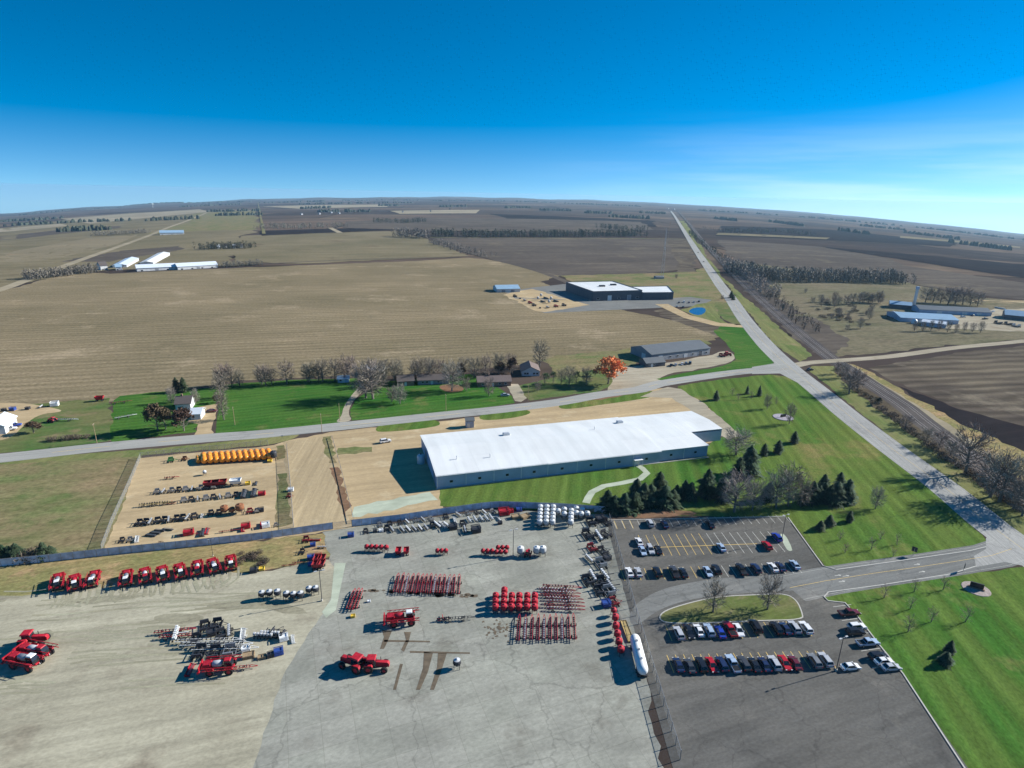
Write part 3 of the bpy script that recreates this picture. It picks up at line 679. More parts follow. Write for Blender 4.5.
# ---------- big farm machines
def big_wheel(r, w, x, y, n=16):
    t = MB(); t.lathe([(r*.5, -w/2), (r*.92, -w/2), (r, -w*.35), (r, w*.35), (r*.92, w/2), (r*.5, w/2)], (x, y, r), n, 'y')
    for i in range(n):
        a = 2*pi*i/n; t.bar((x+cos(a)*r, y-w*.45, r+sin(a)*r), (x+cos(a+.15)*r, y+w*.45, r+sin(a+.15)*r), .10, .07)
    h = MB(); h.lathe([(0, -w*.40), (r*.52, -w*.44), (r*.52, w*.44), (0, w*.40)], (x, y, r), n, 'y')
    return t.mesh('wheel', M['tyre']), h.mesh('rim', M['machine_red'])
def sprayer_proto(tm='steel', rm='white_paint'):
    P = []
    c = MB(); c.box(-3.2, 3.0, -.45, .45, 1.15, 1.5)
    for x in (-2.2, 2.1):
        c.box(x-.2, x+.2, -1.5, 1.5, 1.0, 1.3)
        for s in (-1, 1): c.box(x-.16, x+.16, s*1.35-.12, s*1.35+.12, .8, 1.9)
    P.append(('chassis', c.mesh('chassis', M['machine_red'])))
    h = MB(); h.profile([(-4.2,1.4),(-4.3,2.2),(-3.9,2.75),(-2.2,2.85),(-2.1,1.4)], -.95, .95, [.1,.05,.15,.15,0]); P.append(('engine_hood', h.mesh('engine_hood', M['machine_red'])))
    t = MB(); t.lathe([(0,-1.2),(.5,-1.15),(.72,-.9),(.75,0),(.72,.9),(.5,1.15),(0,1.2)], (-.75, 0, 2.35), 14, 'x'); P.append(('tank', t.mesh('tank', M[tm], smooth=True)))
    g = MB(); g.profile([(.9,1.5),(.85,2.9),(1.0,3.3),(2.3,3.3),(2.75,2.4),(2.7,1.5)], -.8, .8, [0,0,.12,.12,0,0]); P.append(('cab', g.mesh('cab', M['glass'])))
    r = MB(); r.box(.85, 2.4, -.72, .72, 3.3, 3.5, .12); P.append(('cab_roof', r.mesh('cab_roof', M[rm])))
    f = MB()
    for x in (-2.2, 2.1):
        for s in (-1, 1): f.profile([(x-1.0,1.75),(x-.8,2.15),(x+.8,2.15),(x+1.0,1.75),(x+.7,1.95),(x-.7,1.95)], s*1.5-.3, s*1.5+.3)
    P.append(('fenders', f.mesh('fenders', M['machine_red'])))
    for s in (-1, 1):
        b = MB(); y = s*1.95
        for i in range(7):
            x = -3.9+i*1.15; b.bar((x, y, 1.9), (x+1.15, y, 1.9), .12); b.bar((x, y, 2.7), (x+1.15, y, 2.7), .12); b.bar((x, y, 1.9), (x+1.15, y, 2.7), .08)
            b.bar((x, y-s*.35, 2.3), (x+1.15, y-s*.35, 2.3), .12)
        P.append(('folded_boom', b.mesh('folded_boom', M['machine_red'])))
    b = MB(); b.box(-4.9, -4.4, -2.0, 2.0, 1.3, 1.6); b.box(-4.75, -4.5, -1.6, 1.6, 1.6, 2.6); P.append(('boom_rack', b.mesh('boom_rack', M['machine_red'])))
    l = MB()
    for s in (-.25, .25): l.bar((2.6, 1.05+s, .4), (1.9, .95+s, 1.6), .06)
    for k in range(4): l.bar((2.6-k*.18, .8, .5+k*.3), (2.6-k*.18, 1.3, .5+k*.3), .05)
    P.append(('ladder', l.mesh('ladder', M['steel'])))
    for x in (-2.2, 2.1):
        for s in (-1, 1): a, b = big_wheel(.95, .48, x, s*1.5); P.append(('wheel', a, [('rim', b)]))
    return ('crop_sprayer', P)
def tractor_proto():
    P = []
    h = MB(); h.profile([(.3,1.1),(.3,2.05),(2.6,1.85),(2.9,1.6),(2.9,.9)], -.45, .45, [0,.08,.08,.05,0]); P.append(('engine_hood', h.mesh('engine_hood', M['machine_red'])))
    c = MB(); c.box(-1.6, 2.5, -.35, .35, .7, 1.1); P.append(('chassis', c.mesh('chassis', M['dark_steel'])))
    g = MB(); g.profile([(-1.3,1.2),(-1.3,2.7),(.1,2.75),(.4,1.2)], -.75, .75, [0,.06,.06,0]); P.append(('cab', g.mesh('cab', M['glass'])))
    r = MB(); r.box(-1.5, .3, -.9, .9, 2.7, 2.95, .12); P.append(('cab_roof', r.mesh('cab_roof', M['machine_red'])))
    f = MB()
    for s in (-1, 1): f.profile([(-2.0,1.5),(-1.8,1.95),(-.4,1.95),(-.2,1.5),(-.5,1.75),(-1.7,1.75)], s*1.05-.3, s*1.05+.3)
    P.append(('fenders', f.mesh('fenders', M['machine_red'])))
    for x, rr, s in ((-1.1,.92,1),(-1.1,.92,-1),(2.0,.65,1),(2.0,.65,-1)): a, b = big_wheel(rr, .5, x, s*1.1); P.append(('wheel', a, [('rim', b)]))
    e = MB(); e.cyl((1.2,.35,1.8),(1.2,.35,2.7),.07); P.append(('exhaust', e.mesh('exhaust', M['dark_steel'])))
    return ('farm_tractor', P)
SPRAYER = sprayer_proto(); SPRAYER2 = sprayer_proto('machine_red', 'white_paint'); SPRAYER3 = sprayer_proto('grey_plastic', 'machine_red'); TRACTOR = tractor_proto()

# ---------- implements and loads
def frame_trailer(col, n=9, seed=0, L=7.0):
    """long narrow row-unit frame with an A-shaped tongue"""
    random.seed(seed); P = []
    f = MB()
    for s in (-.38, .38): f.bar((-L/2, s, .9), (L/2, s, .9), .11)
    for i in range(n): x = -L/2+.2+i*(L-.4)/(n-1); f.bar((x, -.42, .9), (x, .42, .9), .10)
    P.append(('frame', f.mesh('frame', M[col])))
    t = MB(); t.bar((L/2, -.42, .9), (L/2+1.7, -.05, .75), .12); t.bar((L/2, .42, .9), (L/2+1.7, .05, .75), .12); P.append(('tongue', t.mesh('tongue', M[col])))
    u = MB()
    for i in range(n):
        x = -L/2+.3+i*(L-.6)/(n-1); u.box(x-.12, x+.12, -.22, .22, .95, 1.25+random.uniform(-.1,.15), .03)
        u.bar((x, 0, .95), (x-.25, 0, .15), .08)
    P.append(('row_units', u.mesh('row_units', M['dark_steel' if col != 'dark_red' else 'grey_plastic'])))
    for x in (-L*.3, L*.25):
        for s in (-1, 1):
            w, h = wheel_mesh(.36, .22, x, s*.72); P.append(('wheel', w, [('rim', h)]))
    return ('trailed_implement', P)
def disc_proto(col, seed=0):
    random.seed(seed); P = []
    f = MB()
    for y in (-1.6, 0, 1.6): f.bar((-1.6, y, .95), (1.6, y, .95), .15)
    for x in (-1.5, 0, 1.5): f.bar((x, -2.1, .95), (x, 2.1, .95), .13)
    f.bar((1.6, -.8, .95), (3.3, 0, .7), .12); f.bar((1.6, .8, .95), (3.3, 0, .7), .12); P.append(('frame', f.mesh('frame', M[col])))
    g = MB()
    for gx in (-1.2, .9):
        g.cyl((gx, -2.2, .38), (gx+.35, 2.2, .38), .06, n=6)
        for k in range(11): y = -2.1+k*.42; g.cyl((gx+.02*k, y, .38), (gx+.02*k+.02, y+.06, .38), .36, .32, 10)
    P.append(('disc_gangs', g.mesh('disc_gangs', M['dark_steel'])))
    for s in (-1, 1): w = MB(); w.box(-1.3, 1.2, s*1.7-.25, s*1.7+.25, 1.1, 1.9+random.uniform(-.2, .3), .08); P.append(('folded_wing', w.mesh('folded_wing', M[col])))
    for s in (-1, 1): a, b = wheel_mesh(.42, .26, -.2, s*.85); P.append(('wheel', a, [('rim', b)]))
    return ('disc_harrow', P)
def planter_proto(col, box, seed=0):
    random.seed(seed); P = []
    f = MB(); f.bar((0, -2.6, .95), (0, 2.6, .95), .22); f.bar((-.9, -2.4, .8), (-.9, 2.4, .8), .14); f.bar((0, 0, .9), (2.6, 0, .7), .2)
    for y in (-2.2, -1.1, 0, 1.1, 2.2): f.bar((-.9, y, .8), (0, y, .95), .1)
    P.append(('frame', f.mesh('frame', M[col])))
    for k in range(6):
        y = -2.2+k*.88; b = MB(); b.box(-.75, -.2, y-.26, y+.26, 1.0, 1.55, -.06); b.box(-.8, -.15, y-.3, y+.3, 1.55, 1.62, .05); P.append(('seed_box', b.mesh('seed_box', M[box])))
    u = MB()
    for k in range(6): y = -2.2+k*.88; u.bar((-.4, y, 1.0), (-1.1, y, .2), .1); u.cyl((-.9, y-.05, .25), (-.9, y+.05, .25), .25, n=10)
    P.append(('row_units', u.mesh('row_units', M['dark_steel'])))
    for s in (-1, 1): a, b = wheel_mesh(.42, .26, .35, s*1.3); P.append(('wheel', a, [('rim', b)]))
    return ('row_planter', P)
def hopper_proto(col, h=2.9, r=1.05, lid=None):
    P = []
    b = MB(); b.lathe([(.15,.55),(r*.55,.85),(r,1.35),(r*1.02,h*.72),(r,h-.35),(r*.9,h-.16)], n=16); P.append(('tank', b.mesh('tank', M[col], smooth=True)))
    l = MB(); l.lathe([(r*.9,h-.16),(r*.55,h-.04),(.3,h),(.28,h+.14),(0,h+.16)], n=16); P.append(('lid', l.mesh('lid', M[lid or col], smooth=True)))
    for a in range(4):
        g = MB(); t = pi/4+a*pi/2; g.bar((cos(t)*r*1.0, sin(t)*r*1.0, 0), (cos(t)*r*.98, sin(t)*r*.98, 1.8), .11); P.append(('leg', g.mesh('leg', M['dark_steel'])))
    k = MB()
    for i in range(14): t0, t1 = 2*pi*i/14, 2*pi*(i+1)/14; k.bar((cos(t0)*r*1.03, sin(t0)*r*1.03, 1.45), (cos(t1)*r*1.03, sin(t1)*r*1.03, 1.45), .1)
    P.append(('band', k.mesh('band', M['dark_steel'])))
    return ('hopper_tank', P)
def wagon_proto(col, L=4.2):
    P = []
    b = MB(); b.hexa([(-L*.35,-.6,.9),(L*.35,-.6,.9),(L*.35,.6,.9),(-L*.35,.6,.9),(-L/2,-1.1,1.9),(L/2,-1.1,1.9),(L/2,1.1,1.9),(-L/2,1.1,1.9)])
    for s in (-1.1, 1.1): b.box(-L/2, L/2, s-.04, s+.04, 1.9, 2.5)
    for s in (-L/2, L/2): b.box(s-.04, s+.04, -1.1, 1.1, 1.9, 2.5)
    P.append(('box', b.mesh('box', M[col])))
    f = MB(); f.box(-L/2, L/2, -.35, .35, .6, .85); f.bar((L/2, 0, .7), (L/2+1.5, 0, .5), .12); P.append(('frame', f.mesh('frame', M['dark_steel'])))
    for x in (-L*.33, L*.33):
        for s in (-1, 1): a, c = wheel_mesh(.42, .26, x, s*.85); P.append(('wheel', a, [('rim', c)]))
    return ('grain_wagon', P)
def crate_proto(col, w=1.6, d=1.2, h=1.1):
    P = []
    b = MB()
    for z in (.16, h*.4, h*.7, h-.08):
        for s in (-d/2, d/2): b.box(-w/2, w/2, s-.03, s+.03, z, z+.12)
        for s in (-w/2, w/2): b.box(s-.03, s+.03, -d/2, d/2, z+.002, z+.118)
    b.box(-w/2+.05, w/2-.05, -d/2+.05, d/2-.05, .15, h*.8); P.append(('box', b.mesh('box', M[col])))
    p = MB()
    for y in (-d*.4, 0, d*.4): p.box(-w/2, w/2, y-.06, y+.06, 0, .1)
    p.box(-w/2, w/2, -d/2, d/2, .1, .14); P.append(('pallet', p.mesh('pallet', M['wood'])))
    return ('parts_crate', P)
def header_proto(col):
    """cutting platform standing on its skids: reel, auger trough, end shields"""
    P = []
    f = MB(); f.profile([(-.9,.25),(-.95,1.25),(-.75,1.3),(-.6,.4),(.9,.2),(.9,.1)], -3.4, 3.4); P.append(('trough', f.mesh('trough', M[col])))
    r = MB()
    for k in range(6):
        a = k*pi/3; r.bar((.35+cos(a)*.5, -3.2, .85+sin(a)*.5), (.35+cos(a)*.5, 3.2, .85+sin(a)*.5), .07)
    r.cyl((.35,-3.3,.85),(.35,3.3,.85),.09,n=8); P.append(('reel', r.mesh('reel', M['steel'])))
    for s in (-1, 1):
        e = MB(); e.profile([(-1.0,.15),(-1.0,1.35),(.2,1.1),(1.6,.15)], s*3.45-.06, s*3.45+.06); P.append(('end_shield', e.mesh('end_shield', M[col])))
    return ('cutting_platform', P)
def orange_tank_proto():
    P = []; L = 7.6; R = 1.15
    b = MB(); b.lathe([(0,-L/2),(R*.6,-L/2+.08),(R*.93,-L/2+.4),(R,-L/2+.8),(R,L/2-.8),(R*.93,L/2-.4),(R*.6,L/2-.08),(0,L/2)], (0,0,R+.3), 18, 'x'); P.append(('tank', b.mesh('tank', M['orange'], smooth=True)))
    g = MB()
    for x in (-2.0, -.1, 1.8): g.lathe([(R+.0,x),(R+.07,x),(R+.07,x+.14),(R+.0,x+.14)], (0,0,R+.3), 18, 'x')
    P.append(('ribs', g.mesh('ribs', mat('pale_orange', (.75,.42,.10), .4))))
    c = MB()
    for x in (-1.8, 1.8): c.profile([(x-.15,0),(x+.15,0),(x+.15,.7),(x-.15,.7)], -.9, .9)
    P.append(('cradle', c.mesh('cradle', M['dark_steel'])))
    m = MB(); m.cyl((0,0,2*R+.25),(0,0,2*R+.45),.3,n=12); P.append(('manhole', m.mesh('manhole', M['yellow_paint'])))
    return ('orange_storage_tank', P)
def light_pole_proto(h=9):
    P = []
    b = MB(); b.cyl((0,0,0),(0,0,.6),.25,.25,12); P.append(('base', b.mesh('base', G['kerb'])))
    p = MB(); p.cyl((0,0,.6),(0,0,h),.10,.07,8); P.append(('pole', p.mesh('pole', M['dark_steel'])))
    for s in (-1, 1):
        l = MB(); l.bar((0,0,h-.05),(s*.6,0,h),.06); l.box(s*.95-.35, s*.95+.35, -.16, .16, h-.06, h+.08); P.append(('lamp_head', l.mesh('lamp_head', M['grey_plastic'])))
    return ('light_pole', P)
def utility_pole_proto(h=9.5):
    P = []
    p = MB(); p.cyl((0,0,0),(0,0,h),.15,.10,8); P.append(('pole', p.mesh('pole', M['wood'])))
    c = MB(); c.bar((0,-1.1,h-.5),(0,1.1,h-.5),.12); P.append(('crossarm', c.mesh('crossarm', M['wood'])))
    i = MB()
    for y in (-1, -.35, .35, 1): i.cyl((0,y,h-.44),(0,y,h-.28),.05,n=6)
    P.append(('insulators', i.mesh('insulators', M['grey_plastic'])))
    return ('utility_pole', P)

# ---------- trees
def bare_tree(seed, H_=9.0, spread=.37, colour='twigs', dens=1.0, tw=.055, low=.22, clumps=30):
    """leafless tree: trunk, forked limbs reaching the clumps of an uneven ovoid crown, fine twigs"""
    random.seed(seed); T, K = MB(), MB(); top = Vector((random.uniform(-.4,.4), random.uniform(-.4,.4), H_*.52)); R = H_*spread
    T.cyl((0,0,0), tuple(top*.55), H_*.026, H_*.019, 7, caps=False); T.cyl(tuple(top*.55), tuple(top), H_*.019, H_*.011, 6, caps=False)
    for c in range(clumps):
        u = (c+.5)/clumps; a = c*2.4+random.uniform(-.4,.4); z = low+(1-low)*(u**.85)*.93; prof = (max(0, 1-((z-.60)/.44)**2))**.5
        rr = R*prof*random.uniform(.45, 1.0); C_ = Vector((cos(a)*rr, sin(a)*rr, H_*z))
        st = top*min(1, max(.32, (z-.22)/.52)); mid = st.lerp(C_, .55)+Vector((0,0,-H_*.03)); r0 = H_*.009
        T.cyl(tuple(st), tuple(mid), r0, r0*.65, 5, caps=False); T.cyl(tuple(mid), tuple(C_), r0*.65, r0*.25, 4, caps=False)
        out = (C_-Vector((0,0,H_*.42))).normalized()
        for k in range(int(20*dens)):
            d = (out+Vector((random.gauss(0,.6), random.gauss(0,.6), random.gauss(.15,.5)))).normalized(); L_ = H_*random.uniform(.07,.16)
            s0 = mid.lerp(C_, random.uniform(0, 1.05))+Vector((random.gauss(0,.035), random.gauss(0,.035), random.gauss(0,.035)))*H_; e = s0+d*L_
            s = d.cross(Vector((random.gauss(0,1), random.gauss(0,1), random.gauss(0,1)))).normalized()*tw
            K.tri(tuple(s0-s), tuple(s0+s), tuple(e))
            for q in (.35, .7):
                m = s0.lerp(e, q); d2 = (d+Vector((random.gauss(0,.8), random.gauss(0,.8), random.gauss(.1,.6)))).normalized(); K.tri(tuple(m-s*.6), tuple(m+s*.6), tuple(m+d2*L_*.6))
    return [('trunk', T.mesh('trunk', M['bark'])), ('crown', K.mesh('crown', M[colour], fix=False))]
M['twigs'] = leafmat('twigs', (.225,.190,.155)); M['pale_twigs'] = leafmat('pale_twigs', (.275,.25,.215)); M['pink_twigs'] = leafmat('pink_twigs', (.34,.23,.19))
M['brown_leaves'] = leafmat('brown_leaves', (.085,.062,.036)); M['red_leaves'] = leafmat('red_leaves', (.72,.17,.09), .3); M['needles'] = leafmat('needles', (.030,.058,.028), .6)
M['needles2'] = leafmat('needles2', (.05,.08,.042), .6); M['green_leaves'] = leafmat('green_leaves', (.07,.13,.05), .4); M['scrub'] = leafmat('scrub', (.125,.10,.075), .4)
def conifer(seed, H_=8.0, R=2.1, colour='needles', n=1500, power=.8):
    random.seed(seed); T, K = MB(), MB(); T.cyl((0,0,0), (0,0,H_*.9), H_*.022, .02, 7, caps=False)
    for i in range(n):
        u = random.random()**.75; z = H_*(.06+.93*u); rr = R*((1-u)**power)*(.6+.55*random.random())*(1+.2*sin(5*u*6+seed))
        a = random.uniform(0, 6.283); rr *= 1+.16*sin(a*3+u*9+seed); ri = rr*random.uniform(.35, .75); L_ = H_*.06*(1.3-u)
        o = Vector((cos(a), sin(a), 0)); s = Vector((-sin(a), cos(a), 0))*random.uniform(.10,.24)*(1.4-u)
        p0 = o*ri+Vector((0,0,z)); p1 = o*rr+Vector((0,0,z-L_*random.uniform(.2,1.1)))
        K.quad(tuple(p0-s), tuple(p0+s), tuple(p1+s*.7), tuple(p1-s*.7))
    for i in range(30):
        a = random.uniform(0, 6.283); K.tri((.05*cos(a), .05*sin(a), H_), (.25*cos(a), .25*sin(a), H_*.93), (.25*cos(a+1), .25*sin(a+1), H_*.93))
    return [('trunk', T.mesh('trunk', M['bark'])), ('crown', K.mesh('crown', M[colour], fix=False))]
def leafy(seed, H_=7.0, R=3.0, colour='red_leaves', n=1800, size=.30):
    base = bare_tree(seed, H_*.95, .35, 'twigs', dens=.1)
    random.seed(seed+5); K = MB(); cl = []
    for i in range(26):
        a = random.uniform(0, 6.283); e = random.uniform(-.5, 1.4); q = R*random.uniform(.35, .95)
        cl.append(Vector((cos(a)*cos(e)*q, sin(a)*cos(e)*q, H_*.60+sin(e)*H_*.33)))
    for i in range(n):
        c = random.choice(cl)+Vector((random.gauss(0,.45), random.gauss(0,.45), random.gauss(0,.38)))*(R/3)
        if c.z < H_*.22: continue
        u = Vector((random.gauss(0,1), random.gauss(0,1), random.gauss(0,1))).normalized()*size*random.uniform(.5,1.1); v = u.cross(Vector((random.gauss(0,1), random.gauss(0,1), random.gauss(0,1)))).normalized()*size*.7
        K.quad(tuple(c-u), tuple(c+v), tuple(c+u), tuple(c-v))
    return [base[0], ('crown', K.mesh('crown', M[colour], fix=False))]
def shrub(seed, H_=1.8, R=1.3, colour='scrub', n=260):
    random.seed(seed); K, T = MB(), MB()
    for i in range(5):
        a = i*1.3; T.bar((0,0,0), (cos(a)*R*.4, sin(a)*R*.4, H_*.6), .07)
    for i in range(n):
        a = random.uniform(0, 6.283); b = random.random()**.5; z = H_*random.uniform(.1, 1)*(1-.35*b)
        c = Vector((cos(a)*R*b, sin(a)*R*b, z)); u = Vector((random.gauss(0,.7), random.gauss(0,.7), random.gauss(.3,1))).normalized()*.42; v = u.cross(Vector((random.gauss(0,1), random.gauss(0,1), 0))).normalized()*.07
        K.tri(tuple(c-v), tuple(c+v), tuple(c+u))
    return [('stems', T.mesh('stems', M['bark'])), ('crown', K.mesh('crown', M[colour], fix=False))]
BARE = [bare_tree(20+i, 9.0, .30+.035*(i % 3), 'twigs') for i in range(6)]
PALE = [bare_tree(40+i, 9.0, .37, 'pale_twigs', dens=1.15, tw=.045, clumps=36) for i in range(3)]
PINK = [bare_tree(60+i, 4.5, .28, 'pink_twigs', dens=.6, tw=.022, clumps=16) for i in range(3)]
CON = [conifer(80+i, 8.0, 2.7+.25*i, ('needles', 'needles2')[i % 2], 2100, .58) for i in range(4)]
SPRUCE = [conifer(90+i, 8.0, 2.1, power=.45, n=1400) for i in range(3)]
BROWN = [leafy(100+i, 8.0, 3.2, 'brown_leaves', 2200, .32) for i in range(2)]
REDT = leafy(110, 8.5, 3.6, 'red_leaves', 2400, .34)
GREENT = leafy(115, 6.0, 2.4, 'green_leaves', 500, .22)
SHRUB = [shrub(120+i) for i in range(3)]
# ================================================================== BUILDINGS
BM = {}
def wallmat(name, col, pitch=.9, rough=.6, amt=.07):
    """ribbed metal or board cladding: narrow vertical ribs"""
    m = mat(name, col, rough, var=.10, scale=.25); t = m.node_tree; b = t.nodes['Principled BSDF']
    tc = nd(t, 'ShaderNodeTexCoord'); w1 = nd(t, 'ShaderNodeTexWave', wave_type='BANDS', bands_direction='X'); w1.inputs['Scale'].default_value = 1.1; w1.inputs['Distortion'].default_value = 0
    w2 = nd(t, 'ShaderNodeTexWave', wave_type='BANDS', bands_direction='Y'); w2.inputs['Scale'].default_value = 1.1; t.links.new(tc.outputs['Object'], w1.inputs['Vector']); t.links.new(tc.outputs['Object'], w2.inputs['Vector'])
    ad = nd(t, 'ShaderNodeMath', operation='ADD'); t.links.new(w1.outputs['Fac'], ad.inputs[0]); t.links.new(w2.outputs['Fac'], ad.inputs[1])
    bp = nd(t, 'ShaderNodeBump'); bp.inputs['Strength'].default_value = .6; bp.inputs['Distance'].default_value = .12; t.links.new(ad.outputs[0], bp.inputs['Height']); t.links.new(bp.outputs['Normal'], b.inputs['Normal'])
    return m
BM['shed_wall'] = wallmat('blue_grey_cladding', (.37,.45,.58)); BM['white_wall'] = wallmat('white_cladding', (.58,.60,.61))
BM['roof_white'] = mat('white_membrane_roof', (.68,.70,.695), .6, var=.05, scale=.10); 
def seamed(m, dx, dy):
    t = m.node_tree; b = t.nodes['Principled BSDF']; src = b.inputs['Base Color'].links[0].from_socket; tc = nd(t, 'ShaderNodeTexCoord'); bk = nd(t, 'ShaderNodeTexBrick'); bk.offset = 0
    bk.inputs['Scale'].default_value = 1; bk.inputs['Brick Width'].default_value = dx; bk.inputs['Row Height'].default_value = dy; bk.inputs['Mortar Size'].default_value = .10; bk.inputs['Color1'].default_value = (1,1,1,1); bk.inputs['Color2'].default_value = (.93,.945,.95,1); bk.inputs['Mortar'].default_value = (.90,.91,.91,1)
    no = nd(t, 'ShaderNodeTexNoise'); mp = nd(t, 'ShaderNodeMapping'); mp.inputs['Scale'].default_value = (.35, .02, .1); t.links.new(tc.outputs['Object'], mp.inputs[0]); t.links.new(mp.outputs[0], no.inputs['Vector']); no.inputs['Scale'].default_value = 1; no.inputs['Detail'].default_value = 5
    mr = nd(t, 'ShaderNodeMapRange'); mr.inputs['From Min'].default_value = .35; mr.inputs['From Max'].default_value = .65; mr.inputs['To Min'].default_value = .93; mr.inputs['To Max'].default_value = 1.02; t.links.new(no.outputs['Fac'], mr.inputs['Value'])
    mx = nd(t, 'ShaderNodeMix', data_type='RGBA', blend_type='MULTIPLY'); mx.inputs[0].default_value = 1; t.links.new(tc.outputs['Object'], bk.inputs['Vector']); t.links.new(src, mx.inputs[6]); t.links.new(bk.outputs['Color'], mx.inputs[7])
    hs = nd(t, 'ShaderNodeHueSaturation'); t.links.new(mx.outputs[2], hs.inputs['Color']); t.links.new(mr.outputs['Result'], hs.inputs['Value']); t.links.new(hs.outputs['Color'], b.inputs['Base Color'])
seamed(BM['roof_white'], 7.6, 11.0)
BM['trim'] = mat('white_trim', (.74,.75,.74), .5)
BM['roof_grey'] = mat('grey_metal_roof', (.14,.15,.155), .4, var=.06, scale=.3); BM['roof_blue'] = mat('blue_metal_roof', (.27,.40,.52), .35, var=.08, scale=.3)
BM['roof_dark'] = mat('dark_shingle_roof', (.095,.08,.075), .85, var=.15); BM['roof_brown'] = mat('brown_shingle_roof', (.15,.115,.105), .85, var=.15)
BM['dark_wall'] = wallmat('dark_cladding', (.07,.08,.10)); BM['brick'] = mat('brick_wall', (.24,.15,.11), .9, var=.15); BM['grey_wall'] = wallmat('grey_cladding', (.24,.26,.29))
BM['window'] = mat('window_glass', (.02,.028,.04), .08, spec=.6); BM['door'] = mat('pale_door', (.62,.63,.62), .5); BM['roof_pale'] = mat('pale_metal_roof', (.62,.68,.74), .35, var=.05, scale=.3)
class Block:
    """rectangular building on the ground: local x along the front, y away from the viewer"""
    def __init__(s, p, q, depth, z=0.0, root=None, name='building', label=None, cat='building', group=None, world=False):
        a, b = (Vector((*p, 0)), Vector((*q, 0))) if world else (A(p), A(q))
        d = (b-a); d.z = 0; s.L = d.length; s.D = depth; s.rz = atan2(d.y, d.x)
        s.root = root or empty(name, ((a.x, a.y, min(a.z, b.z)-(.0 if hypot(a.x, a.y) < 600 else 1.0))), s.rz, label, cat, group)
    def put(s, mb, name, m, parent=None): return mb.build(name, m, parent or s.root)
def gable(B, h, rise, wall, roof, over=.35, along=True, doors=(), wins=(), sidewins=(), x0=0, x1=None, y0=0, y1=None, chimney=None):
    L_, D = (B.L if x1 is None else x1), (B.D if y1 is None else y1)
    w = MB(); f = [(x0, y0), (L_, y0), (L_, D), (x0, D)]
    k = len(w.v); ym, xm = (y0+D)/2, (x0+L_)/2
    if along:
        for x in (x0, L_):
            w.v += [(x, y0, 0), (x, D, 0), (x, D, h), (x, ym, h+rise), (x, y0, h)]
    else:
        for y in (y0, D):
            w.v += [(x0, y, 0), (L_, y, 0), (L_, y, h), (xm, y, h+rise), (x0, y, h)]
    w.f += [(0,1,2,3,4), (5,6,7,8,9), (0,1,6,5), (1,2,7,6), (2,3,8,7), (3,4,9,8), (4,0,5,9)]
    wo = B.put(w, 'wall', wall)
    r = MB(); t = .22; o = over; sl = rise/((D-y0)/2 if along else (L_-x0)/2)
    if along:
        for s, ye in ((-1, y0), (1, D)):
            a = (x0-o, ye+s*o, h-o*sl+.02); b = (L_+o, ye+s*o, h-o*sl+.02); c = (L_+o, ym, h+rise+.02); d = (x0-o, ym, h+rise+.02)
            r.hexa([a, b, c, d]+[(q[0], q[1], q[2]+t) for q in (a, b, c, d)])
    else:
        for s, xe in ((-1, x0), (1, L_)):
            a = (xe+s*o, y0-o, h-o*sl+.02); b = (xe+s*o, D+o, h-o*sl+.02); c = (xm, D+o, h+rise+.02); d = (xm, y0-o, h+rise+.02)
            r.hexa([a, b, c, d]+[(q[0], q[1], q[2]+t) for q in (a, b, c, d)])
    ro = B.put(r, 'roof', roof)
    if chimney:
        c = MB(); c.box(chimney[0]-.4, chimney[0]+.4, chimney[1]-.4, chimney[1]+.4, h, h+rise+1.1); c.build('chimney', BM['brick'], ro)
    openings(B, wo, y0, doors, wins)
    for (y, wd, z0, z1) in sidewins:
        q = MB(); q.box(x0-.06, x0+.03, y, y+wd, z0, z1); B.put(q, 'door', BM['door'])
    return wo, ro
def openings(B, wo, y0, doors=(), wins=(), dm=None):
    for d in doors:
        x, wd, hh = d[:3]; q = MB(); q.box(x, x+wd, y0-.05, y0+.06, .02, hh); do = B.put(q, 'door', d[3] if len(d) > 3 else BM['door'])
        k = MB(); k.box(x-.1, x, y0-.08, y0+.05, 0, hh+.1); k.box(x+wd, x+wd+.1, y0-.08, y0+.05, 0, hh+.1); k.box(x, x+wd, y0-.08, y0+.05, hh, hh+.1); k.build('frame', BM['trim'], do)
    for d in wins:
        x, wd, z0, z1 = d; q = MB(); q.box(x, x+wd, y0-.04, y0+.05, z0, z1); wi = B.put(q, 'window', BM['window'])
        k = MB(); k.box(x-.08, x+wd+.08, y0-.09, y0+.04, z0-.1, z0); k.box(x-.08, x, y0-.08, y0+.04, z0, z1); k.box(x+wd, x+wd+.08, y0-.08, y0+.04, z0, z1); k.box(x-.08, x+wd+.08, y0-.08, y0+.04, z1, z1+.08); k.build('frame', BM['trim'], wi)
def flat(B, h, wall, roof, x0=0, x1=None, y0=0, y1=None, parapet=.5, doors=(), wins=(), poly=None):
    L_, D = (B.L if x1 is None else x1), (B.D if y1 is None else y1)
    P = poly or [(x0, y0), (L_, y0), (L_, D), (x0, D)]
    w = MB(); w.prism(P, 0, h); wo = B.put(w, 'wall', wall)
    r = MB(); cx = sum(p[0] for p in P)/len(P); cy = sum(p[1] for p in P)/len(P)
    r.prism(P, h+.02, h+.12); ro = B.put(r, 'roof', roof)
    k = MB(); n = len(P)
    for i in range(n):
        a, b = P[i], P[(i+1) % n]; k.bar((*a, h+parapet/2+.1), (*b, h+parapet/2+.1), .3, parapet)
    k.build('parapet', BM['trim'] if parapet < .4 else wall, ro)
    openings(B, wo, y0, doors, wins)
    return wo, ro

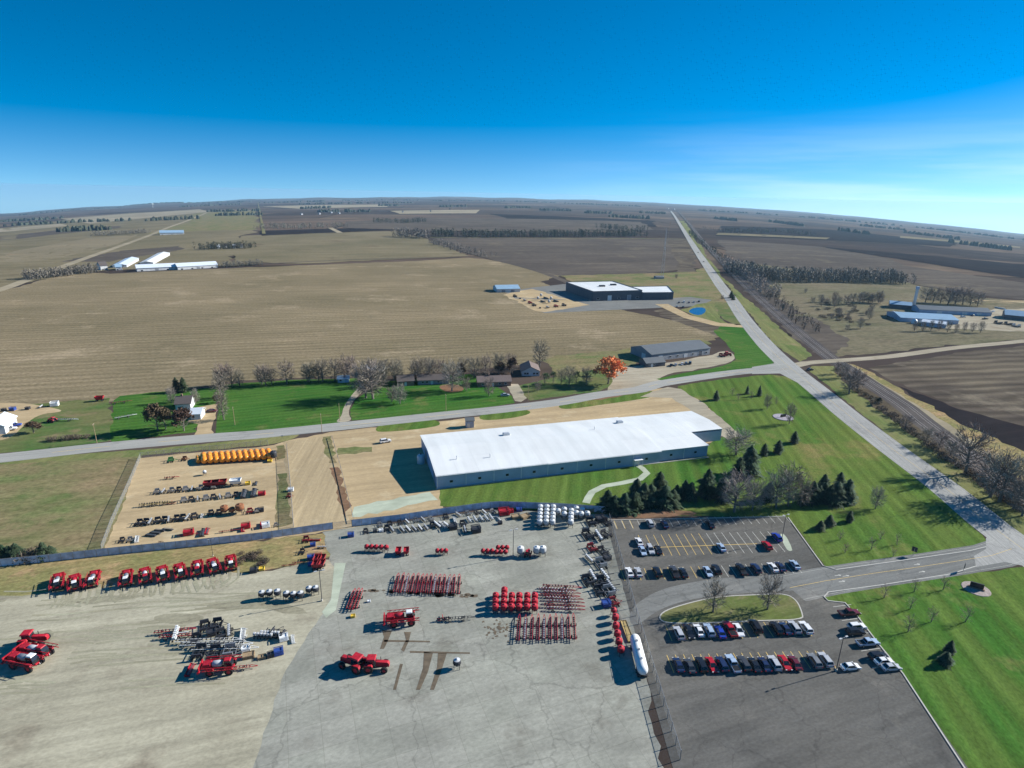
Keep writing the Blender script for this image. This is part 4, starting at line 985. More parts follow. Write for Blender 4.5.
# ---- the long warehouse: three stepped roof bays, offset eastern wing
g1, g2 = A((437,489)), A((708,457)); e = (g2-g1).normalized(); rzW = atan2(e.y, e.x)
def loc(P):       # world -> warehouse frame
    d = P-g1; return (d.x*cos(rzW)+d.y*sin(rzW), -d.x*sin(rzW)+d.y*cos(rzW))
HWALL = 5.1
pTL = loc(at(419,436,HWALL)); pBR = loc(at(723,430,HWALL)); pBK = loc(at(687.4,409,HWALL)); pN = loc(at(691.7,432.5,HWALL)); pS = loc(at(547.8,463.7,HWALL)); pS2 = loc(at(662,452,HWALL))
Lw = (g2-g1).length
print('warehouse', Lw, pTL, pBR, pBK, pN, pS, pS2)
WB = Block((437,489), (708,457), pTL[1], name='warehouse', label='long white-roofed warehouse with pale blue-grey metal walls in the middle', cat='warehouse')
D = max(pTL[1], 30); xs = [0, pS[0], pS2[0], Lw]; hs = [HWALL, HWALL-.15, HWALL-.45]
for i in range(3):
    x0, x1 = xs[i], xs[i+1]; h = hs[i]; w = MB(); y0 = 0 if i < 2 else .9
    if i == 2:
        P_ = [(x0+.02, y0), (x1, y0), (x1, pN[1]), (pN[0], pN[1]), (pBR[0], pN[1]), (pBR[0], D), (x0+.02, D)]
        P_ = [(x0+.02, y0), (x1, y0), (x1, pN[1]), (pBR[0], pN[1]), (pBR[0], D), (x0+.02, D)]
        w.prism(P_, 0, h); WB.put(w, 'wall', BM['shed_wall'])
        r = MB(); k = P_; ym = D*.52
        r.hexa([(x0-.3,-.0+y0-.4,h),(x1+.3,y0-.4,h),(x1+.3,pN[1],h+.5),(x0-.3,pN[1],h+.5)]+[(x0-.3,y0-.4,h+.25),(x1+.3,y0-.4,h+.25),(x1+.3,pN[1],h+.75),(x0-.3,pN[1],h+.75)])
        r.hexa([(x0-.3,pN[1]+.003,h+.5),(pBR[0]+.3,pN[1]+.003,h+.5),(pBR[0]+.3,ym+4,h+1.0),(x0-.3,ym+4,h+1.0)]+[(x0-.3,pN[1]+.003,h+.75),(pBR[0]+.3,pN[1]+.003,h+.75),(pBR[0]+.3,ym+4,h+1.25),(x0-.3,ym+4,h+1.25)])
        r.hexa([(x0-.3,ym+4.003,h+1.0),(pBR[0]+.3,ym+4.003,h+1.0),(pBR[0]+.3,D+.4,h),(x0-.3,D+.4,h)]+[(x0-.3,ym+4.003,h+1.25),(pBR[0]+.3,ym+4.003,h+1.25),(pBR[0]+.3,D+.4,h+.25),(x0-.3,D+.4,h+.25)])
        gb = MB(); gb.hexa([(pBR[0]-.03,pN[1]+.02,h-.1),(pBR[0]+.03,pN[1]+.02,h-.1),(pBR[0]+.03,D,h-.1),(pBR[0]-.03,D,h-.1),(pBR[0]-.03,pN[1]+.02,h+.52),(pBR[0]+.03,pN[1]+.02,h+.52),(pBR[0]+.03,ym+4,h+1.02),(pBR[0]-.03,ym+4,h+1.02)])
        ro = WB.put(r, 'roof', BM['roof_white']); WB.put(gb, 'gable', BM['shed_wall'])
    else:
        w.v += [(x, y, z) for x in (x0+.01, x1) for y, z in ((0,0),(D,0),(D,h),(D/2,h+1.9),(0,h))]
        w.f += [(0,1,2,3,4), (5,6,7,8,9), (0,1,6,5), (1,2,7,6), (2,3,8,7), (3,4,9,8), (4,0,5,9)]
        WB.put(w, 'wall', BM['shed_wall']); r = MB(); o = .4
        xa, xb = x0-(o if i == 0 else -.005), x1+.25
        for s, ye in ((-1, 0), (1, D)):
            q = [(xa, ye+s*o, h+.03-o*.08), (xb, ye+s*o, h+.03-o*.08), (xb, D/2, h+1.93), (xa, D/2, h+1.93)]
            r.hexa(q+[(c[0], c[1], c[2]+.22) for c in q])
        ro = WB.put(r, 'roof', BM['roof_white'])
        # eave gutter and roof seams
        gt = MB(); gt.box(xa, xb, -.62, -.42, h-.12, h+.06); gt.build('gutter', BM['trim'], ro)
    if i < 2:
        for (fx, fy) in (((.22,.25),(.52,.22)) if i == 0 else ((.62,.62),)):
            X = x0+(x1-x0)*fx; Y = D*fy; Z = h+1.9*(1-abs(Y-D/2)/(D/2))+.15
            v = MB(); v.cyl((X,Y,Z-.1),(X,Y,Z+1.3),.14,n=8); v.cyl((X,Y,Z+1.3),(X,Y,Z+1.5),.28,.12,8); v.build('roof_vent', M['galv'], ro)
        X, Y = (x0+(x1-x0)*(.80 if i == 0 else .93), D*(.72 if i == 0 else .78)); Z = h+1.9*(1-abs(Y-D/2)/(D/2))
        v = MB(); v.box(X-1.3,X+1.3,Y-.9,Y+.9,Z+.1,Z+1.1); v.box(X-1.1,X+1.1,Y-.7,Y+.7,Z+1.1,Z+1.25); v.build('rooftop_unit', M['galv'], ro)
    nb = 4 if i < 2 else 2
    for k in range(nb):
        X = x0+(x1-x0)*(k+.5)/nb
        q = MB(); q.box(X-.55, X+.55, y0-.05, y0+.05, 1.9, 2.8); wi = WB.put(q, 'window', BM['window']); z = MB(); z.box(X-.65,X+.65,y0-.1,y0+.02,1.78,1.88); z.build('sill', BM['trim'], wi)
        X = x0+(x1-x0)*k/nb+.15
        q = MB(); q.box(X-.09, X+.09, y0-.14, y0-.01, .1, h-.1); WB.put(q, 'downpipe', BM['trim'])
q = MB(); q.box(-.4, xs[1]+.2, -.5, -.02, 0, .28); q.box(xs[1]+.2, Lw, -.45, -.02, 0, .2); WB.put(q, 'plinth', G['kerb'])
X = loc(A((635,464)))[0]
q = MB(); q.box(X-1.1, X+1.1, -.08, .04, .05, 2.5); do = WB.put(q, 'door', BM['door']); q = MB(); q.box(X+.6, X+.75, -.14, -.08, 1.1, 1.25); q.build('handle', M['dark_steel'], do)
q = MB(); q.box(X-1.8, X+1.8, -1.7, .0, 2.8, 2.95); q.bar((X-1.7,-1.6,0),(X-1.7,-1.6,2.8),.12); q.bar((X+1.7,-1.6,0),(X+1.7,-1.6,2.8),.12); WB.put(q, 'canopy', BM['trim'])
q = MB(); q.box(-.07, .04, 3, 7, .05, 4.2); WB.put(q, 'loading_door', BM['grey_wall']); q = MB(); q.box(-.075, .04, D*.62, D*.62+4, .05, 4.2); WB.put(q, 'loading_door', BM['grey_wall'])
la, lb = loc(at(616.5,417,6.9)), loc(at(632,426,6.9)); 
# round tank beside its western gable
t = place(('storage_tank', [('shell', MB().lathe([(1.5,0),(1.5,3.0),(1.1,3.5),(0,3.8)], n=18).mesh('shell', M['galv'], smooth=True)), ('hatch', MB().cyl((0,0,3.7),(0,0,4.0),.35,n=10).mesh('hatch', M['dark_steel']))]),
      at(421,463), 0, 'round grey storage tank in the shade beside the west end of the warehouse', 'tank')
q = Block((466,428), (474,427.6), 3, name='equipment_shed', label='small blue shed against the north side of the white-roofed warehouse', cat='shed')
gable(q, 3.4, .9, BM['shed_wall'], BM['roof_grey'], doors=((.6,1.0,2.0),))

# ---- long grey workshop by the road
B = Block((651,361.5), (709.5,354.5), 22, name='workshop', label='long dark grey metal workshop with parked cars in front, north of the county road', cat='workshop')
gable(B, 4.4, 3.0, BM['grey_wall'], BM['roof_grey'], doors=((B.L*.12,3,3.2),(B.L*.55,2.6,2.4),(B.L*.8,3,3.2,BM['dark_wall'])), wins=tuple((B.L*f,1.6,1.2,2.3) for f in (.3,.42,.68,.92)), sidewins=((6,4,.05,3.4),))
q = Block((633,367.5), (656,365.5), 9, root=B.root)
x = B.L; C2 = Block((646,367.6), (665,366), 8.5, name='porch_annex', label='low hipped annex with a pale ridge beside the grey workshop', cat='annex')
gable(C2, 2.6, 2.2, BM['dark_wall'], BM['roof_grey'], wins=((2,1.2,1,2),(5,1.2,1,2)), doors=((3.6,1,2.1),))

# ---- factory and blue-roofed shed beyond the field
F_ = Block((592.7,301), (641.5,299.6), 36, name='factory', label='dark-walled factory with two flat white roofs beyond the stubble field', cat='factory')
fl = lambda px, z: ((lambda d: (d.x*cos(F_.rz)+d.y*sin(F_.rz), -d.x*sin(F_.rz)+d.y*cos(F_.rz)))(at(px[0], px[1], z)-F_.root.location))
P_ = [(0, 0), (F_.L, 0), fl((612.5,281.5), 9), fl((566,282.5), 9)]
print('factory', F_.L, P_)
flat(F_, 9, BM['dark_wall'], BM['roof_white'], poly=P_, parapet=.6, doors=((F_.L*.3,4,5),(F_.L*.7,4,5,BM['grey_wall'])), wins=tuple((F_.L*f,3,1.4,3) for f in (.08,.5,.88)))
Q_ = [(F_.L+.05, -2), fl((673,299.6), 0), fl((665,286.4), 7), (fl((633.6,287.7), 7)[0], fl((633.6,287.7), 7)[1])]
flat(F_, 7, BM['dark_wall'], BM['roof_white'], poly=[Q_[0], Q_[1], (Q_[2][0]+3, Q_[2][1]), (F_.L+.05, Q_[2][1])], parapet=.6)
for (a, b) in ((.25,.5),(.55,.7)):
    q = MB(); X, Y = F_.L*a+10, 35*b+15; q.box(X-3, X+3, Y-2, Y+2, 9.1, 10.5, .2); F_.put(q, 'rooftop_unit', M['dark_steel'])
B = Block((497,292.5), (520,292), 20, name='pole_barn', label='pale blue-roofed shed left of the factory beyond the field', cat='barn')
gable(B, 4.5, 2.8, BM['white_wall'], BM['roof_blue'], doors=((B.L*.2,4,3.6,BM['grey_wall']),(B.L*.6,4,3.6,BM['grey_wall'])))

# ---- houses along the county road
def house(p, q, d, h, rise, wall, roof, label, name='farmhouse', along=True, chim=True, cat='house'):
    B = Block(p, q, d, name=name, label=label, cat=cat); L_ = B.L
    gable(B, h, rise, wall, roof, along=along, over=.5, doors=((L_*.42,1.0,2.05),), wins=tuple((L_*f,1.3,.95,2.05) for f in (.12,.25,.62,.8) if L_ > 9) or ((L_*.15,1.1,.95,2.0),), chimney=(L_*.35, d*.5) if chim else None)
    return B
house((478,387), (511,386), 9, 2.7, 2.0, BM['brick'], BM['roof_brown'], 'low brown-roofed ranch house with a brick chimney between bare trees')
house((522,376), (539.5,376), 13, 3.0, 2.4, BM['white_wall'], BM['roof_brown'], 'white gabled garage with a dark brown roof behind the ranch house', name='garage', along=False, chim=False, cat='garage')
house((418,385), (449,384), 9, 2.6, 1.8, BM['grey_wall'], BM['roof_dark'], 'dark grey-roofed long house behind the lawn with bare trees')
house((398,386.5), (414,385.5), 8, 2.8, 2.2, BM['brick'], BM['roof_dark'], 'small dark-roofed cottage left of the long grey house', chim=False)
house((366,376), (384,375.5), 8, 2.9, 1.8, BM['white_wall'], BM['roof_pale'], 'white-roofed shed at the head of the curved gravel drive', name='shed', chim=False, cat='shed')
house((338,383), (349,382.5), 5, 2.2, 1.2, BM['shed_wall'], BM['roof_blue'], 'small blue garden shed at the back of the bright lawn', name='shed', chim=False, cat='shed')
house((176,411), (191,410), 9, 3.4, 2.3, BM['white_wall'], BM['roof_dark'], 'white farmhouse with a dark roof between two dark trees', chim=True)
house((191,420), (201,419.5), 7, 2.8, 1.6, BM['white_wall'], BM['roof_pale'], 'small white outbuilding in front of the white farmhouse', name='outbuilding', chim=False, cat='outbuilding')
house((-16,436), (6,434), 12, 3.6, 2.2, BM['white_wall'], BM['roof_pale'], 'pale blue-roofed white barn cut by the left edge', name='barn', along=False, chim=False, cat='barn')

# ---- north-west farm: long poultry barns
def farbarn(p, q, d, h, rise, roof, label, wall='white_wall', along=True, name='long_barn'):
    B = Block(p, q, d, name=name, label=label, cat='barn'); n = max(2, int(B.L/12))
    gable(B, h, rise, BM[wall], roof, along=along, over=.6, doors=((B.L*.46,4,min(3.6,h-.3),BM['grey_wall']),), wins=tuple((B.L*(k+.3)/n,2.5,1.2,2.6) for k in range(min(n, 8)) if abs((k+.3)/n-.47) > .08)); return B
farbarn((178,270), (218,267.5), 18, 5, 3.5, BM['roof_pale'], 'long pale barn at the right end of the north-west farm')
farbarn((137,271.5), (176,269.5), 16, 5, 3.5, BM['roof_pale'], 'long pale barn at the front of the north-west farm')
farbarn((153.5,264.5), (170,255.5), 16, 5, 1.8, BM['roof_white'], 'white-roofed barn running away at an angle in the middle of the north-west farm')
farbarn((127,267.5), (139,261), 16, 5, 2, BM['roof_pale'], 'pale angled barn left of the white-roofed barn on the north-west farm')
farbarn((101,270.5), (108,270), 14, 7, 4, BM['roof_dark'], 'tall dark-roofed farmhouse at the left end of the north-west farm', name='farmhouse')
farbarn((116,270.3), (122,270), 12, 5, 3, BM['roof_blue'], 'small blue-roofed barn beside the tall farmhouse of the north-west farm', name='small_barn')
farbarn((160,235.3), (184,234.3), 30, 7, 5, BM['roof_blue'], 'light blue-roofed barn beside the farm road far to the north-west')
for i, (x, y) in enumerate(((210,248.5),(217,249),(224,248),(233,248.5),(240,248))):
    B = Block((x, y), (x+3.2, y-.1), 10, name='farmhouse', label=f'{ORD[i]} tiny white house from the left among the dark grove north of the stubble field', cat='house', group='white houses in the grove')
    gable(B, 5, 3, BM['white_wall'], BM['roof_pale'] if i % 2 else BM['roof_dark'])
for i, (x, y, k) in enumerate(((300,215,1),(318,214.5,1),(338,214,2),(402,212.6,1),(430,212,2),(330,213.2,1),(668,209,1),(674,209.5,1))):
    B = Block((x, y), (x+1.3, y), 14, name='farm_building', label=f'far-off grey farm building near the horizon, {ORD[i]} in a scattered line', cat='farm building', group='farm buildings near the horizon')
    gable(B, 6, 4, BM['grey_wall'], BM['roof_grey'])

# ---- blue-roofed plant on the right
B = Block((889,308), (911,310), 16, name='plant_shed', label='dark-walled shed with a blue roof left of the tall tower', cat='shed')
gable(B, 5, 2.2, BM['dark_wall'], BM['roof_blue'])
B = Block((919,313), (991,316.5), 18, name='long_plant_hall', label='long low blue-grey hall at the back of the right-hand plant', cat='hall')
gable(B, 4.6, 2.6, BM['shed_wall'], BM['roof_grey'], doors=tuple((B.L*f,4,3.6) for f in (.25,.6,.8)))
B = Block((900,321.5), (958,324.5), 30, name='plant_hall', label='wide light blue-roofed hall in the centre of the right-hand plant', cat='hall')
gable(B, 4.4, 2.4, BM['shed_wall'], BM['roof_blue'], doors=((B.L*.3,4,3.4),))
B = Block((921,325.5), (945.5,328.5), 13, name='plant_office', label='small white-roofed building at the front of the right-hand plant', cat='building')
gable(B, 4.2, 1.2, BM['shed_wall'], BM['roof_pale'], doors=((B.L*.4,2.4,2.8),), wins=((B.L*.1,1.4,1,2.2),(B.L*.75,1.4,1,2.2)))
B = Block((1004,319), (1034,322), 20, name='dark_barn', label='dark blue-roofed barn at the right edge of the photo', cat='barn')
gable(B, 5, 3.2, BM['dark_wall'], BM['roof_blue'])
place(('elevator_tower', [('shaft', MB().box(-1.3,1.3,-1.3,1.3,0,21).mesh('shaft', M['galv'])), ('head_house', MB().box(-1.7,1.7,-1.7,1.7,21,24).mesh('head_house', BM['shed_wall'])),
       ('cap', MB().hexa([(-2.8,-2.8,24),(2.8,-2.8,24),(2.8,2.8,24),(-2.8,2.8,24),(-.3,-2.6,25.4),(.3,-2.6,25.4),(.3,2.6,25.4),(-.3,2.6,25.4)]) or None)][:2]), at(913.5,307), .3, 'tall grey tower standing behind the blue-roofed halls', 'tower', s=(.7,.7,.85))
for i, (x, y) in enumerate(((892.5,315.5),(914,323.5))):
    place(('dome_tank', [('shell', MB().lathe([(2.4,0),(2.4,1.8),(2.0,3.0),(1.1,3.8),(0,4.1)], n=16).mesh('shell', M['white_paint'], smooth=True)), ('hatch', MB().cyl((0,0,4),(0,0,4.4),.4,n=8).mesh('hatch', M['steel']))]), at(x, y), 0,
          ('white domed tank left of the light blue-roofed hall', 'white domed tank at the front corner of the light blue-roofed hall')[i], 'tank')
# small hut and pylon-like mast, tiny tower on the horizon
B = Block((656,279), (664,279), 8, name='hut', label='small grey hut in the grass beside the field mast', cat='hut'); gable(B, 3, 1.5, BM['grey_wall'], BM['roof_grey'])
def mast(h, w):
    m = MB()
    for s in ((-1,-1),(1,-1),(1,1),(-1,1)): m.bar((s[0]*w, s[1]*w, 0), (s[0]*.15, s[1]*.15, h), .13)
    for k in range(9):
        z = h*k/9; q = w*(1-k/9.5); z2 = h*(k+1)/9; q2 = w*(1-(k+1)/9.5)
        for a, b in (((-1,-1),(1,-1)),((1,-1),(1,1)),((1,1),(-1,1)),((-1,1),(-1,-1))): m.bar((a[0]*q,a[1]*q,z),(b[0]*q2,b[1]*q2,z2),.07)
    f = MB().box(-w*1.4,w*1.4,-w*1.4,w*1.4,0,.5)
    return ('lattice_mast', [('lattice', m.mesh('lattice', M['steel'])), ('footing', f.mesh('footing', G['kerb']))])
place(mast(62, 1.6), at(662,278), 0, 'tall thin lattice mast rising from the grass by the small hut', 'mast')
wt = ('water_tower', [('stem', MB().cyl((0,0,0),(0,0,60),5,3,10).mesh('stem', M['pale_metal'])), ('bowl', MB().lathe([(3,58),(16,68),(18,78),(13,88),(0,92)], n=16).mesh('bowl', M['pale_metal'], smooth=True))])
place(wt, at(153,207.5), 0, 'tiny water tower standing on the left horizon', 'water tower', s=.5)

# ---- fences
def fence_line(pts, h, label, pitch=2.6, colour='screen', post='steel', name='privacy_fence', panel='screen_panel', thick=.05, base=.05, cap=100):
    P = [A(p) for p in pts]; r = empty(name, (P[0].x, P[0].y, 0), 0, label, 'fence'); o = P[0]
    L_ = [0]
    for a, b in zip(P, P[1:]): L_.append(L_[-1]+(b-a).length)
    n = min(cap-1, max(1, int(L_[-1]/pitch))); Q = []
    for k in range(n+1):
        s = L_[-1]*k/n; i = max(j for j in range(len(P)-1) if L_[j] <= s+1e-6); t = (s-L_[i])/(L_[i+1]-L_[i]); Q.append(P[i].lerp(P[i+1], t)-o)
    mb = MB()
    for a, b in zip(Q, Q[1:]): mb.bar((a.x, a.y, (base+h)/2), (b.x, b.y, (base+h)/2), thick, h-base)
    mb.build(panel, M[colour], r)
    me = MB().box(-.06,.06,-.06,.06,0,h+.18).mesh('post', M[post])
    for q in Q:
        c = bpy.data.objects.new('post', me); COL.objects.link(c); c.parent = r; c.location = (q.x, q.y, 0)
    rl = MB()
    for a, b in zip(Q, Q[1:]): rl.bar((a.x, a.y, h+.03), (b.x, b.y, h+.03), .07, .06)
    rl.build('top_rail', M[post], r)
    return r
M['screen'] = mat('grey_blue_screen', (.47,.52,.62), .8, var=.3, scale=.6); M['pale_screen'] = mat('pale_screen', (.25,.30,.37), .8, var=.25, scale=.4)
# chain link: see-through mesh of real openings
def linkmat():
    m = bpy.data.materials.new('chain_link'); m.use_nodes = True; t = m.node_tree; b = t.nodes['Principled BSDF']
    b.inputs['Base Color'].default_value = (.42,.43,.42,1); b.inputs['Roughness'].default_value = .5; b.inputs['Alpha'].default_value = .13; return m
M['link'] = linkmat()
fence_line([(-60,571.5),(0,566.5),(52,561.5),(120,554),(200,546),(260,539.5),(333,529)], 2.3, 'grey-blue screened fence running along the south edge of the tan dirt yard', pitch=2.9, colour='screen')
fence_line([(352,526.5),(400,521),(440,515),(485,508.5),(500,507.5),(560,509.5),(607,513)], 2.3, 'grey-blue screened fence between the warehouse lawn and the concrete yard', pitch=2.9, colour='screen')
fence_line([(333,529),(352,526.5)], 2.1, 'pale wire gate panels between the two long screened fences', pitch=3.2, colour='link', name='wire_gate', panel='wire_panel')
fence_line([(141,458),(130,484),(112,524),(102,551)], 2.0, 'see-through wire fence down the west side of the tan dirt yard', colour='link', name='wire_fence', panel='wire_panel')
fence_line([(141,458),(200,452),(268,445.5)], 2.2, 'see-through wire fence along the north side of the tan dirt yard', colour='link', name='wire_fence', panel='wire_panel')
fence_line([(287,449),(291,490),(294,531)], 2.2, 'see-through wire fence down the east side of the tan dirt yard', colour='link', name='wire_fence', panel='wire_panel')
fence_line([(332,438),(340,466),(354,523)], 1.2, 'low white rail fence crossing the dirt west of the warehouse', colour='white_paint', name='rail_fence', panel='rail', thick=.08, base=1.08, pitch=5)
fence_line([(609,520),(622,566),(636,616),(654,676),(680,760)], 2.3, 'wire fence between the concrete yard and the car park', colour='link', name='wire_fence', panel='wire_panel', pitch=3)
# ================================================================== CARS
random.seed(5)
STALL = SD                                    # nose towards the building
def putcars(rows, where, rz, group, flip=()):
    """rows: (px, py, kind, colour) ordered from the left; every label gives colour, kind and the place in its row"""
    seen = {}
    tot = {}
    for r in rows: tot[(r[3], r[2])] = tot.get((r[3], r[2]), 0)+1
    for i, (x, y, k, c) in enumerate(rows):
        key = (c, k); seen[key] = seen.get(key, 0)+1
        nm = {'sedan': 'car', 'suv': 'sport utility vehicle', 'van': 'van', 'pickup': 'pickup truck'}[k]
        lab = f'{c} {nm}, {where}' if tot[key] == 1 else f'{ORD[seen[key]-1]} {c} {nm} from the left, {where}'
        p = A((x, y)); a = rz+random.uniform(-.035, .035)+(pi if i in flip else 0)
        place(car(k, c, CC[c]), (p.x, p.y, .03+.012*3), a, lab, {'sedan': 'car', 'suv': 'suv', 'van': 'van', 'pickup': 'pickup truck'}[k], group, .94)
putcars([(649.7,525,'suv','silver'), (664.5,526,'sedan','navy'), (710,526,'sedan','black')], 'parked along the north edge of the car park', STALL, 'cars along the north edge of the car park')
putcars([(638.8,543.5,'sedan','white'), (642.3,552.5,'sedan','pale blue'), (650,551.5,'suv','silver'), (658,551.5,'sedan','black'), (721,549,'sedan','pale blue'), (766.5,547.5,'suv','red'), (776.5,539,'suv','blue')],
        'in the double row of yellow stalls', STALL, 'cars in the double row of stalls', flip=(1,2))
putcars([(629,574,'sedan','white'),(638,574,'sedan','silver'),(657,574,'suv','black'),(674,574,'pickup','dark grey'),(683,574.5,'sedan','black'),(707.5,573.5,'sedan','pale blue'),(716,571.5,'suv','black'),
         (741,571.5,'pickup','black'),(755.5,570.5,'suv','navy'),(772.5,569,'sedan','white'),(779.8,568.5,'sedan','navy'),(794.4,566.5,'sedan','pale blue')], 'north of the grass island', STALL, 'cars in the row north of the grass island', flip=(5,))
putcars([(678.4,635.5,'suv','silver'),(689,634,'sedan','black'),(698.5,632.5,'sedan','white'),(708.7,632.5,'suv','pale blue'),(719.9,634,'sedan','blue'),(729.5,631.5,'pickup','red'),(738,632,'sedan','white'),(755,628.5,'van','black'),
         (775.8,630.5,'suv','black'),(784.8,630.5,'sedan','navy'),(793.7,629.5,'suv','silver'),(805.2,630,'suv','white')], 'south of the grass island', STALL, 'cars along the south side of the grass island', flip=(1,6))
putcars([(678,667,'sedan','navy'),(689.4,668,'sedan','dark grey'),(700.8,667,'suv','black'),(711.4,667,'sedan','red'),(721.3,666.5,'suv','navy'),(732.4,666,'pickup','pale blue'),(743.4,666,'suv','dark grey'),(754,667,'sedan','black'),
         (764,666.5,'sedan','navy'),(773.8,665.5,'suv','silver'),(784.3,665,'sedan','red'),(794.4,665,'sedan','maroon'),(813.9,663.2,'suv','grey'),(824.8,662,'suv','silver')], 'in the southernmost row of the car park', STALL, 'cars in the southernmost row', flip=(3,10))
RC = heading((845,640),(868,638))
putcars([(848.6,615,'pickup','maroon'),(856.4,629,'suv','white'),(855,634,'suv','black'),(867.2,645,'pickup','pale blue'),(877.7,658.5,'suv','black'),(883.3,663.5,'sedan','white'),(890.5,669.5,'sedan','silver'),(850,669,'sedan','white')],
        'in the rank beside the right-hand lawn', RC, 'cars in the rank beside the lawn')
putcars([(648,366,'sedan','pale blue'),(671,366,'sedan','black'),(675.6,365.4,'sedan','silver'),(682,364.7,'sedan','white'),(686,364.3,'suv','grey'),(690,363.8,'suv','dark grey')], 'parked in front of the grey workshop', heading((670,367),(672,361)), 'cars at the grey workshop')
putcars([(679,303,'sedan','black'),(684,302.6,'suv','white'),(689,303,'sedan','navy'),(694,302.6,'sedan','silver'),(699,302,'suv','black'),(677,307,'sedan','silver'),(683,307.5,'sedan','black')], 'in the small car park right of the factory', heading((680,306),(683,300)), 'cars right of the factory')
for (x, y, k, c, lab) in [(385.5,442.5,'suv','white','white sport utility vehicle alone on the tan dirt west of the warehouse'), (212,412,'sedan','maroon','dark red car on the gravel drive of the white farmhouse'),
        (698,253,'suv','dark grey','dark vehicle driving on the highway where it narrows into the distance'), (703.5,262,'sedan','black','black car on the highway just nearer than the other dark vehicle'),
        (810,370.5,'sedan','black','black car stopped at the highway junction'), (14,427,'pickup','blue','blue pickup truck in front of the pale blue barn'), (9,430.5,'pickup','white','white pickup truck in front of the pale blue barn'),
        (505,396,'sedan','silver','silver car on the drive of the brown-roofed ranch house'), (963,317.5,'suv','white','white vehicle by the right-hand plant yard'), (985,319.5,'pickup','black','black pickup truck in the gravel yard of the right-hand plant'), (973,316.3,'sedan','navy','navy car in the gravel yard of the right-hand plant')]:
    p = A((x, y)); hd = HW+pi if 690 < x < 706 else random.uniform(0, .5)
    place(car(k, c, CC[c]), (p.x, p.y, p.z+.06), hd, lab, {'sedan': 'car', 'suv': 'suv', 'pickup': 'pickup truck'}[k])

# ================================================================== RED MACHINES
UP = heading((190,590),(186,560))
YD = heading((340,560),(600,545))            # the yard's long direction
n1 = [(58.5,586.5),(75.5,587.5),(93.5,584)]; n2 = [(127,583),(146,580.5),(163.5,578.5),(181,576),(198,573),(214.5,570.5),(231.5,567.5)]
for i, p in enumerate(n1):
    place((SPRAYER, SPRAYER2, SPRAYER)[i], A(p), UP+(.0, .08, -.12)[i]+pi, f'red self-propelled sprayer, {ORD[i]} from the left in the separate trio by the dry grass', 'farm sprayer', 'red sprayers lined up on the dry grass', .76)
for i, p in enumerate(n2):
    place((SPRAYER, SPRAYER3, SPRAYER, SPRAYER2, SPRAYER3, SPRAYER, SPRAYER2)[i], A(p), UP+random.uniform(-.09,.09)+pi, f'red self-propelled sprayer, {ORD[i]} from the left in the line of seven', 'farm sprayer', 'red sprayers lined up on the dry grass', .76)
HX = heading((10,650),(60,648))
for i, (x, y, s) in enumerate([(38,657,1),(28,666,1)]):
    place((SPRAYER3, SPRAYER)[i], A((x, y)), HX-.28+pi*i*0, ('red sprayer in the bottom left corner group', 'red sprayer nearest the left corner of the yard')[i], 'farm sprayer', None, .95)
place(TRACTOR, A((33,644)), HX+.1, 'small red tractor behind the two sprayers at the left edge', 'tractor', s=1.15)
place(SPRAYER2, A((403,623)), YD+.05, 'single red sprayer standing side-on in the middle of the concrete yard', 'farm sprayer', s=.95)
place(SPRAYER3, A((222,671)), YD, 'red sprayer at the end of the machinery heap on the gravel', 'farm sprayer', s=.9)
place(TRACTOR, A((355,668)), YD+2.6, 'red tractor with raised rear at the south edge of the concrete yard', 'tractor', s=1.2)
place(TRACTOR, A((375,669)), YD-.1, 'red and black tractor right of the other one at the south edge', 'tractor', s=1.1)
place(TRACTOR, A((739,664)) if 0 else A((627,535)) , 0, 'x', 'x') if 0 else None

FT = [frame_trailer('machine_red', 9, 1), frame_trailer('machine_red', 11, 2, 7.6), frame_trailer('dark_red', 10, 3)]
up2 = heading((425,590),(429,568))
xs_ = [396.5,401.5,406.5,411.5,416.5,421,425.5,430,434.5,439,443.5,448.5,453.5,458.5]
for i, x in enumerate(xs_):
    place(FT[i % 3 if i % 5 else 0], A((x, 586.5+.12*i)), up2+random.uniform(-.03,.03), f'narrow red trailed implement, {ORD[i]} from the left in the row of fourteen on the concrete', 'trailed implement', 'row of fourteen narrow red implements', .95)
for i, (x, y) in enumerate([(351,603),(354.8,603),(358.5,602.5)]):
    place(FT[i % 2], A((x, y)), heading((350,607),(358,585)), f'narrow red trailed implement, {ORD[i]} from the left in the leaning trio near the pale slab', 'trailed implement', 'leaning trio of narrow red implements', .95)
for i, y in enumerate((588.5,591.5,594.5,597.5,600.5,604,607.5,611)):
    place(FT[2 if i % 3 else 1], A((559.5+random.uniform(-3,3)-(3 if 0 < i < 4 else 0), y)), heading((545,600),(578,601.5)), f'red row frame lying crosswise, {ORD[i]} from the back in the stack of eight', 'row frame', 'eight red frames lying crosswise', (1.12,.8,.9))
for i, x in enumerate((517.5,524,530.5,537,543,549,555,561,567.5,573)):
    place(FT[(1, 2, 0)[i % 3]], A((x+1, 632-.1*i)), heading((540,640),(540.5,617)), f'red row frame pointing away, {ORD[i]} from the left in the southern rank of ten', 'row frame', 'ten red frames pointing away', (1.02,.8,.95))
